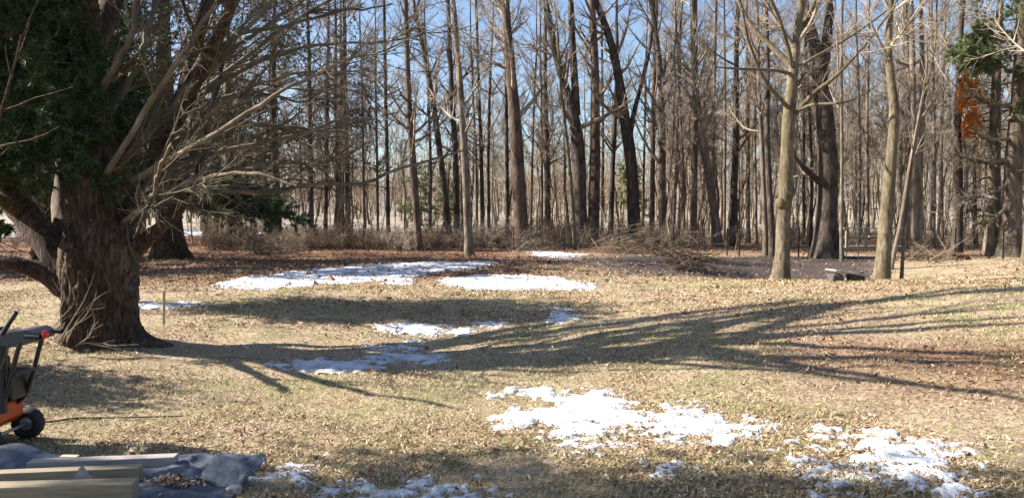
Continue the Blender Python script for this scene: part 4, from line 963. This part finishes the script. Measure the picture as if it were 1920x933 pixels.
pa = roots['bare tree with smooth pale trunk, a round knot and forked top beside the brush pile']
for (kx, ky, sz) in [(1464, 381, (.13, .12, .17)), (1479, 364, (.12, .12, .12)), (1484, 282, (.10, .10, .07))]:
    o = rock('knot', at(kx, ky, 22.22), sz, pa, np.array(pa.location), 'bark_pale', kx, 3, .9)
def brush(label, x, y, w, h, n, mat, seed, name='brush_pile', Yo=0, depth=.5):
    rg = np.random.default_rng(seed); b = gp(x, y); b[1] += Yo; b[2] = float(zground(b[0], b[1]))
    wm = w * b[1] / F / 2
    a = rg.uniform(0, np.pi, n); L = rg.uniform(.5, 1.5, n) * min(1.2, wm * 1.6 + .3)
    hm = h * b[1] / F
    px_ = rg.normal(size=n) * wm * .5; z = np.abs(rg.normal(size=n)) * hm * .45 * np.exp(-(px_ / wm) ** 2) + .03
    c = np.c_[px_, rg.normal(size=n) * wm * depth, z] + b
    d = unit(np.c_[np.cos(a), np.sin(a) * .6 * rg.choice([-1, 1], n), rg.normal(size=n) * .35 + .1])
    K = 6; Q = np.zeros((n, K, 3))
    for j in range(K): Q[:, j] = c + d * ((j / (K - 1) - .35) * L)[:, None] + np.c_[0 * a, 0 * a, -.1 * ((j / (K - 1) - .5) ** 2) * L]
    Q[:, :, 2] = np.maximum(Q[:, :, 2], b[2] + .01)
    R = rg.uniform(.006, .022, n)[:, None] * np.linspace(1, .4, K)[None]
    root = thing(name, label, 'brush pile', b)
    m = MB(); tubes(m, Q, R, 5); tag(obj('sticks', m.mesh('sticks', M[mat], b), root), kind='stuff')
    m = MB(); A, AR = sprout(rg, Q, R, n * 7, .2, 1, .2, .7, .6, .2, .25, 4, .6, .003); tubes(m, A, AR, 3); tag(obj('twigs', m.mesh('twigs', M[mat], b), root), kind='stuff')
    return root
brush('reddish brush pile of cut twigs at the edge of the sunny lawn', 1290, 508, 85, 72, 90, 'bark_red', 3)
brush('low dark brush heap at the fence beside the old conifer', 500, 474, 130, 22, 90, 'twig_brown', 4)
brush('grey heap of sticks and debris against the fence behind the far snow', 1000, 470, 90, 16, 70, 'twig_grey', 5)
brush('dark tangle of brush under the fallen log', 1180, 474, 130, 40, 110, 'twig_brown', 6)
brush('twiggy brush at the foot of the rough conifers', 1740, 487, 90, 24, 60, 'twig_brown', 7)
# rust leaf heap
def heap(label, x, y, w, h, mat, seed):
    b = gp(x, y); wm = w * b[1] / F / 2; hm = h * b[1] / F; rg = np.random.default_rng(seed); n = 2600
    r = np.sqrt(rg.uniform(0, 1, n)); a = rg.uniform(0, 6.283, n); X = r * np.cos(a) * wm; Yv = r * np.sin(a) * wm * .6
    z = hm * (1 - r ** 2) * (1 + .3 * vnoise(X * 2, Yv * 2, seed)) * rg.uniform(.75, 1, n)
    C = np.c_[X, Yv, z] + b; N = unit(rg.normal(size=(n, 3)) * .6 + [0, 0, 1]); U = unit(np.cross(N, rg.normal(size=(n, 3)))); Wv = np.cross(N, U); l = rg.uniform(.07, .15, n)[:, None]
    V = np.stack([C - U * l / 2, C - Wv * l * .28, C + U * l / 2, C + Wv * l * .28], 1); m = MB(); m.add(V, np.arange(4 * n).reshape(-1, 4))
    g = np.linspace(0, 1, 9); aa = np.linspace(0, 6.283, 25)[:-1]; gr_, ga = np.meshgrid(g, aa, indexing='ij')
    V = np.stack([gr_ * np.cos(ga) * wm, gr_ * np.sin(ga) * wm * .6, hm * .85 * (1 - gr_ ** 2) - .03], -1) + b; i = np.arange(V.shape[0] * 24).reshape(-1, 24); j = np.roll(i, -1, 1)
    m.add(V, np.stack([i[:-1], j[:-1], j[1:], i[1:]], -1).reshape(-1, 4))
    tag(obj('leaf_heap', m.mesh('leaf_heap', M[mat], b, False), loc=b), label, 'leaf heap')
heap('sunlit rust coloured leaf heap beside the fence', 755, 468, 75, 20, 'leaf', 1)
heap('small rust leaf heap at the foot of the dark tree with the sunlit edge', 1797, 486, 44, 12, 'leaf_wood', 2)
def stick(label, pts, Y=None, mat='twig_brown', name='fallen_branch', tw=6, cat='branch', seed=0, tl=(.15, .5)):
    q = []
    for (x, y, w, lift) in pts:
        p = gp(x, y) if Y is None else at(x, y, Y); q.append([p[0], p[1], p[2] + lift, w * p[1] / F / 2])
    q = np.array(q); b = q[0, :3].copy(); P, R = polyline(q, 14); m = MB(); tubes(m, P[None], R[None], 7)
    if tw:
        rg = np.random.default_rng(seed); A, AR = sprout(rg, P[None], R[None], tw, .2, 1, *tl, .6, .1, .2, 5, .5, .003); A[:, :, 2] = np.maximum(A[:, :, 2], zground(A[:, :, 0], A[:, :, 1]) + .005); tubes(m, A, AR, 4)
    tag(obj(name, m.mesh(name, M[mat], b), loc=b), label, cat)
stick('fallen dark log leaning up out of the brush by the forked grey tree', [(1095,466,9,.1),(1130,455,9,0),(1165,442,8,0),(1215,425,6,0)], 37, 'bark_dark', 'fallen_log', 10, 'log', 1, (.3, 1))
stick('long thin dark stick lying on the grass right of the snow blower', [(72,797,3,.02),(110,796,4,.02),(125,786,4,.02),(200,784,3,.02),(300,783,2.5,.02),(345,780,2,.015)], None, 'bark_dark', tw=2, seed=2)
stick('bleached stick lying in the leaves at the foot of the big trunk', [(170,672,4,.02),(220,676,4,.02),(270,672,3,.02),(310,670,2,.015)], None, 'twig_pale', tw=4, seed=3)
stick('pale stick lying in the trunk shadow', [(395,668,3,.02),(440,672,4,.02),(490,675,3,.02)], None, 'twig_pale', tw=2, seed=4)
stick('short pale twig beside the shade behind the snow blower', [(75,722,2,.015),(92,708,2.5,.02),(108,690,2,.02)], None, 'twig_pale', tw=2, seed=5, tl=(.05, .15))
sk = gp(308, 607); m = MB(); box(m, sk + [0, 0, .24], .038, .03, .66, np.array([[1, 0, .03], [0, 1, 0], [-.03, 0, 1]])); 
o = obj('wooden_stake', m.mesh('wooden_stake', M['wood_stake'], sk, False), loc=sk); bevel_obj(o, .005); tag(o, 'thin upright wooden stake in the lawn beside the big trunk', 'stake')

# ------------------------------------------------------------------ timbers, tarp, block
def tarp():
    b = gp(215, 905); n, k = 170, 90
    x = np.linspace(-1.95, .92, n); y = np.linspace(-.75, .62, k); X, Yv = np.meshgrid(x, y)
    wx = b[0] + X + .06 * vnoise(Yv * 3, X * 1.2, 3); wy = b[1] + Yv + .05 * vnoise(X * 3, Yv, 4) + .06 * X
    right_ = sstep(-.1, .35, X); z = .012 + (.018 + .016 * right_) * (1 - np.abs(vnoise(X * 3.1 + Yv * 1.5, Yv * 5 - X, 8))) ** 3 + (.010 + .010 * right_) * (1 - np.abs(vnoise(X * 7 - Yv * 3, Yv * 9 + X * 2, 6))) ** 4 + .008 * fbm(X * 9, Yv * 9, 4)
    z = z + .07 * np.exp(-((X - .40) / .2) ** 2 - ((Yv - .02) / .16) ** 2) + .15 * np.exp(-((X + .98) / .26) ** 2 - ((Yv - .40) / .14) ** 2)
    z = z + .05 * np.exp(-((X - .62) / .12) ** 2 - ((Yv - .25) / .25) ** 2)
    e = np.minimum.reduce([X - x[0], x[-1] - X, Yv - y[0], y[-1] - Yv]); z = np.where(e < .08, z * (e / .08) * .9, z) + .012
    V = np.stack([wx, wy, zground(wx, wy) + z], -1); i = np.arange(n * k).reshape(k, n); m = MB()
    m.add(V, np.stack([i[:-1, :-1], i[:-1, 1:], i[1:, 1:], i[1:, :-1]], -1).reshape(-1, 4))
    o = obj('tarp', m.mesh('tarp', M['tarp_blue'], b), loc=b); s = o.modifiers.new('thick', 'SOLIDIFY'); s.thickness = .004
    tag(o, 'crumpled dark blue grey tarp spread under the timbers', 'tarp')
tarp()
def timber(label, xa, ya, xb, yb, Ya, Yb, w, h, mat, top=True, lift=0):
    a = at(xa, ya, Ya); c = at(xb, yb, Yb); d = c - a; L = np.linalg.norm(d); u = d / L; s = unit(np.cross([0, 0, 1.0], u)); t = np.cross(u, s)
    rot = np.stack([u, s, t], 1); ctr = (a + c) / 2 - t * h / 2
    me = MB(); box(me, (0, 0, 0), L, w, h); mesh = me.mesh('timber', M[mat], (0, 0, 0), False)
    o = obj('timber', mesh); 
    from mathutils import Matrix
    o.matrix_world = Matrix.Translation(Vector(ctr)) @ Matrix(rot.tolist()).to_4x4(); bevel_obj(o, .005, 2); tag(o, label, 'timber')
timber('pale grey weathered timber lying uppermost on the tarp', 55, 863, 331, 852, 5.72, 5.83, .10, .092, 'wood_grey')
timber('yellowish new timber lying between the grey timber and the thick beam', -120, 888, 264, 872, 5.36, 5.48, .09, .075, 'wood_yellow')
timber('thick square beam with pale top and dark side at the front of the pile', -160, 912, 254, 900, 4.95, 5.08, .13, .135, 'wood_yellow')
# wedge offcut standing between the timbers
wb = at(150, 900, 5.18); m = MB()
v = np.array([[-.075, 0, 0], [.09, 0, 0], [.0, 0, .125], [-.075, .04, 0], [.09, .04, 0], [0, .04, .125]]) + wb - [0, 0, .035]
m.add(v, [[0, 3, 4, 1], [1, 4, 5, 2], [2, 5, 3, 0]]); m.add(v, [[0, 1, 2], [3, 5, 4]])
o = obj('wood_offcut', m.mesh('wood_offcut', M['wood_grey'], wb, False), loc=wb); tag(o, 'small grey triangular offcut standing between the timbers', 'offcut'); bevel_obj(o, .003)
bb = at(130, 845, 5.95); m = MB(); box(m, bb, .13, .05, .045, np.array([[.99, -.1, .05], [.1, .99, 0], [-.05, 0, 1]]))
bb[2] = float(zground(bb[0], bb[1])) + .03
m = MB(); box(m, bb, .13, .06, .07, np.array([[.99, -.1, .05], [.1, .99, 0], [-.05, 0, 1]])); o = obj('wood_offcut', m.mesh('wood_offcut', M['wood_stake'], bb, False), loc=bb); bevel_obj(o, .006)
tag(o, 'short tan wood block behind the grey timber', 'offcut')
sbk = gp(424, 912); rk = rock('stone_block', sbk, (.125, .10, .05), None, sbk, 'stone', 9, 4, .3); rk.location = sbk + np.array([0, 0, .09]); rk.rotation_euler = (.7, .35, -.3)
tag(rk, 'pale grey rough stone slab weighing down the end of the tarp', 'stone')
rk = rock('stone_block', gp(440, 925) + [0, 0, .03], (.05, .04, .03), None, gp(440, 925), 'stone', 10, 3, .6); rk.location = gp(440, 925)
tag(rk, 'fist sized pale stone in front of the rough stone', 'stone')
hp = gp(330, 918); rg = np.random.default_rng(8); n = 420
C = np.c_[rg.normal(size=n) * .09, rg.normal(size=n) * .04, np.abs(rg.normal(size=n)) * .02 + .055] + hp; N = unit(rg.normal(size=(n, 3)) * .6 + [0, 0, 1]); U = unit(np.cross(N, rg.normal(size=(n, 3)))); Wv = np.cross(N, U); l = rg.uniform(.018, .042, n)[:, None]
m = MB(); m.add(np.stack([C - U * l / 2, C - Wv * l * .28, C + U * l / 2, C + Wv * l * .28], 1), np.arange(4 * n).reshape(-1, 4))
tag(obj('leaf_litter', m.mesh('leaf_litter', M['leaf'], hp, False), loc=hp), 'rust brown leaves caught in the tarp folds', None, None, 'stuff')

# ------------------------------------------------------------------ snow blower (walk-behind, only its rear half in the frame)
def snow_blower():
    b = gp(20, 830); Y = 6.35; b[1] = Y; b[0] = (-14 - 960) / F * Y; b[2] = float(zground(b[0], Y))
    root = thing('snow_blower', 'orange walk behind snow blower with grey console and black handles beside the tarp', 'snow blower', b)
    S = lambda x, y, z: np.array([b[0] + x, b[1] + y, b[2] + z])
    def part(name, m, mat, par=root, bev=.01, seg=2, sm=False):
        o = obj(name, m.mesh(name, M[mat], b, sm), par)
        if bev: bevel_obj(o, bev, seg)
        return o
    def tube(name, pts, r, mat, par=root):
        q = np.array([[*S(*p), r] for p in pts]); P, R = polyline(q, 16); m = MB(); tubes(m, P[None], R[None], 10)
        return part(name, m, mat, par, 0, 0, True)
    # wheels
    for sy in (-.26, .30):
        m = MB(); K, Sg = 36, 10; a = np.linspace(0, 2 * np.pi, K, endpoint=False); p = np.linspace(0, 2 * np.pi, Sg, endpoint=False)
        A, Pp = np.meshgrid(a, p, indexing='ij'); lug = .008 * (np.sin(A * 18) > 0) * (np.cos(Pp) > .3)
        rad = .09 + (.04 + lug) * np.cos(Pp); V = np.stack([.05 + rad * np.cos(A), sy + .06 * np.sin(Pp), .135 + rad * np.sin(A)], -1) + b
        i = np.arange(K * Sg).reshape(K, Sg); j = np.roll(i, -1, 0); m.add(V, np.stack([i, j, np.roll(j, -1, 1), np.roll(i, -1, 1)], -1).reshape(-1, 4))
        w = obj('wheel', m.mesh('wheel', M['rubber'], b), root)
        m = MB(); tubes(m, np.array([[S(.05, sy - .035, .135), S(.05, sy - .03, .135), S(.05, sy + .03, .135), S(.05, sy + .035, .135)]]), np.array([[.02, .07, .07, .02]]), 20); part('rim', m, 'steel', w, 0)
    tube('axle', [(.05, -.28, .135), (.05, .32, .135)], .014, 'steel')
    # gearbox body, engine, belt cover
    m = MB(); prof = [(-.38, .18), (.0, .18), (.07, .24), (.06, .37), (-.04, .42), (-.38, .42)]
    V = [S(x, y, z) for y in (-.19, .21) for x, z in prof]; n = len(prof); m.add(V, [[i, (i + 1) % n, n + (i + 1) % n, n + i] for i in range(n)]); m.add(V, [list(range(n))[::-1], list(range(n, 2 * n))]); part('body', m, 'paint_orange')
    m = MB(); box(m, S(-.16, .02, .60), .34, .34, .32); part('engine', m, 'plastic_black', bev=.05, seg=4)
    m = MB(); box(m, S(.06, .08, .52), .17, .28, .24); part('belt_cover', m, 'plastic_black', bev=.03, seg=3)
    tube('muffler', [(-.05, -.2, .62), (-.28, -.2, .62)], .06, 'steel'); tube('fuel_cap', [(-.16, .02, .75), (-.16, .02, .79)], .035, 'plastic_black')
    # auger housing, auger and chute in front
    m = MB(); a = np.linspace(-.55 * np.pi, .62 * np.pi, 16) ; ring = [(-.62 + .0 + .27 * math.cos(t), .30 + .27 * math.sin(t)) for t in a]
    V = [S(x, y, z) for y in (-.36, .38) for x, z in ring]; n = len(ring); m.add(V, [[i, i + 1, n + i + 1, n + i] for i in range(n - 1)]); o = part('auger_housing', m, 'paint_orange', bev=0); sdm = o.modifiers.new('thick', 'SOLIDIFY'); sdm.thickness = .012
    for sy in (-.365, .385):
        m = MB(); c = [S(-.66, sy, .03)] + [S(x, sy, z) for x, z in ring] + [S(-.84, sy, .55), S(-.88, sy, .08)]
        m.add(c, [list(range(len(c)))]); o2 = obj('side_plate', m.mesh('side_plate', M['paint_orange'], b, False), o); s2 = o2.modifiers.new('thick', 'SOLIDIFY'); s2.thickness = .012
    t = np.linspace(0, 1, 60); hel = np.c_[-.66 + .19 * np.cos(t * 6 * np.pi), -.34 + .70 * t, .30 + .19 * np.sin(t * 6 * np.pi)]
    m = MB(); tubes(m, (hel + b)[None], np.full((1, 60), .025), 6); part('auger', m, 'knob_red', bev=0)
    m = MB(); q = np.array([S(-.50, .02, .5), S(-.50, .02, .72), S(-.53, .0, .86), S(-.62, -.05, .98)]); P, R = polyline(np.c_[q, [.10, .10, .09, .08]], 12); tubes(m, P[None], R[None], 14); part('chute', m, 'paint_orange', bev=0)
    # handle tubes rise to the right and carry the console
    for sy in (-.15, .15):
        tube('handle_tube', [(.03, sy, .33), (.13, sy, .40), (.20, sy, .60), (.26, sy, .82), (.29, sy, .90)], .018, 'plastic_black')
        tube('hand_grip', [(.33, sy, .95), (.45, sy, .945)], .021, 'rubber')
    tube('handle_brace', [(.225, -.15, .64), (.225, .15, .64)], .012, 'plastic_black')
    tube('shift_rod', [(.02, -.1, .42), (.06, -.1, .88)], .006, 'steel'); tube('chute_crank_rod', [(-.48, .1, .6), (.0, .1, .78), (.18, .1, .93)], .006, 'steel')
    tube('control_cable', [(.25, -.24, .90), (.20, -.24, .72), (.06, -.22, .58), (.05, -.2, .42)], .005, 'plastic_black')
    tube('front_post', [(.12, -.15, .34), (.125, -.15, .62), (.14, -.15, .87)], .042, 'plastic_black')
    m = MB(); prof = [(-.02, .84), (.28, .87), (.38, .91), (.39, .96), (.32, .995), (.22, .985), (.14, .955), (.05, .965), (-.01, .94)]
    V = [S(x, y, z) for y in (-.16, .16) for x, z in prof]; n = len(prof); m.add(V, [[i, (i + 1) % n, n + (i + 1) % n, n + i] for i in range(n)]); m.add(V, [list(range(n))[::-1], list(range(n, 2 * n))]); c = part('console', m, 'plastic_grey', bev=.012, seg=3)
    q = np.array([[*S(.12, -.12, .95), .020], [*S(.19, -.13, 1.05), .018], [*S(.26, -.14, 1.14), .016]]); m = MB(); P, R = polyline(q, 8); tubes(m, P[None], R[None], 10); part('lever', m, 'plastic_black', c, 0)
    m = MB(); box(m, S(.06, -.08, 1.0), .09, .05, .03); part('switch_panel', m, 'plastic_black', c, .006)
    q = np.array([[*S(.40, -.1, .93), .010], [*S(.45, -.12, .95), .010]]); m = MB(); P, R = polyline(q, 5); tubes(m, P[None], R[None], 8); part('knob_stem', m, 'steel', c, 0)
    import bmesh
    bm = bmesh.new(); bmesh.ops.create_uvsphere(bm, u_segments=16, v_segments=10, radius=.03)
    for v in bm.verts: v.co = Vector((v.co.x * .9, v.co.y, v.co.z * 1.1)) + Vector(S(.475, -.13, .965)) - Vector(b)
    me = bpy.data.meshes.new('knob'); bm.to_mesh(me); bm.free(); me.materials.append(M['knob_red']); me.polygons.foreach_set('use_smooth', np.ones(len(me.polygons), bool)); obj('knob', me, c)
snow_blower()
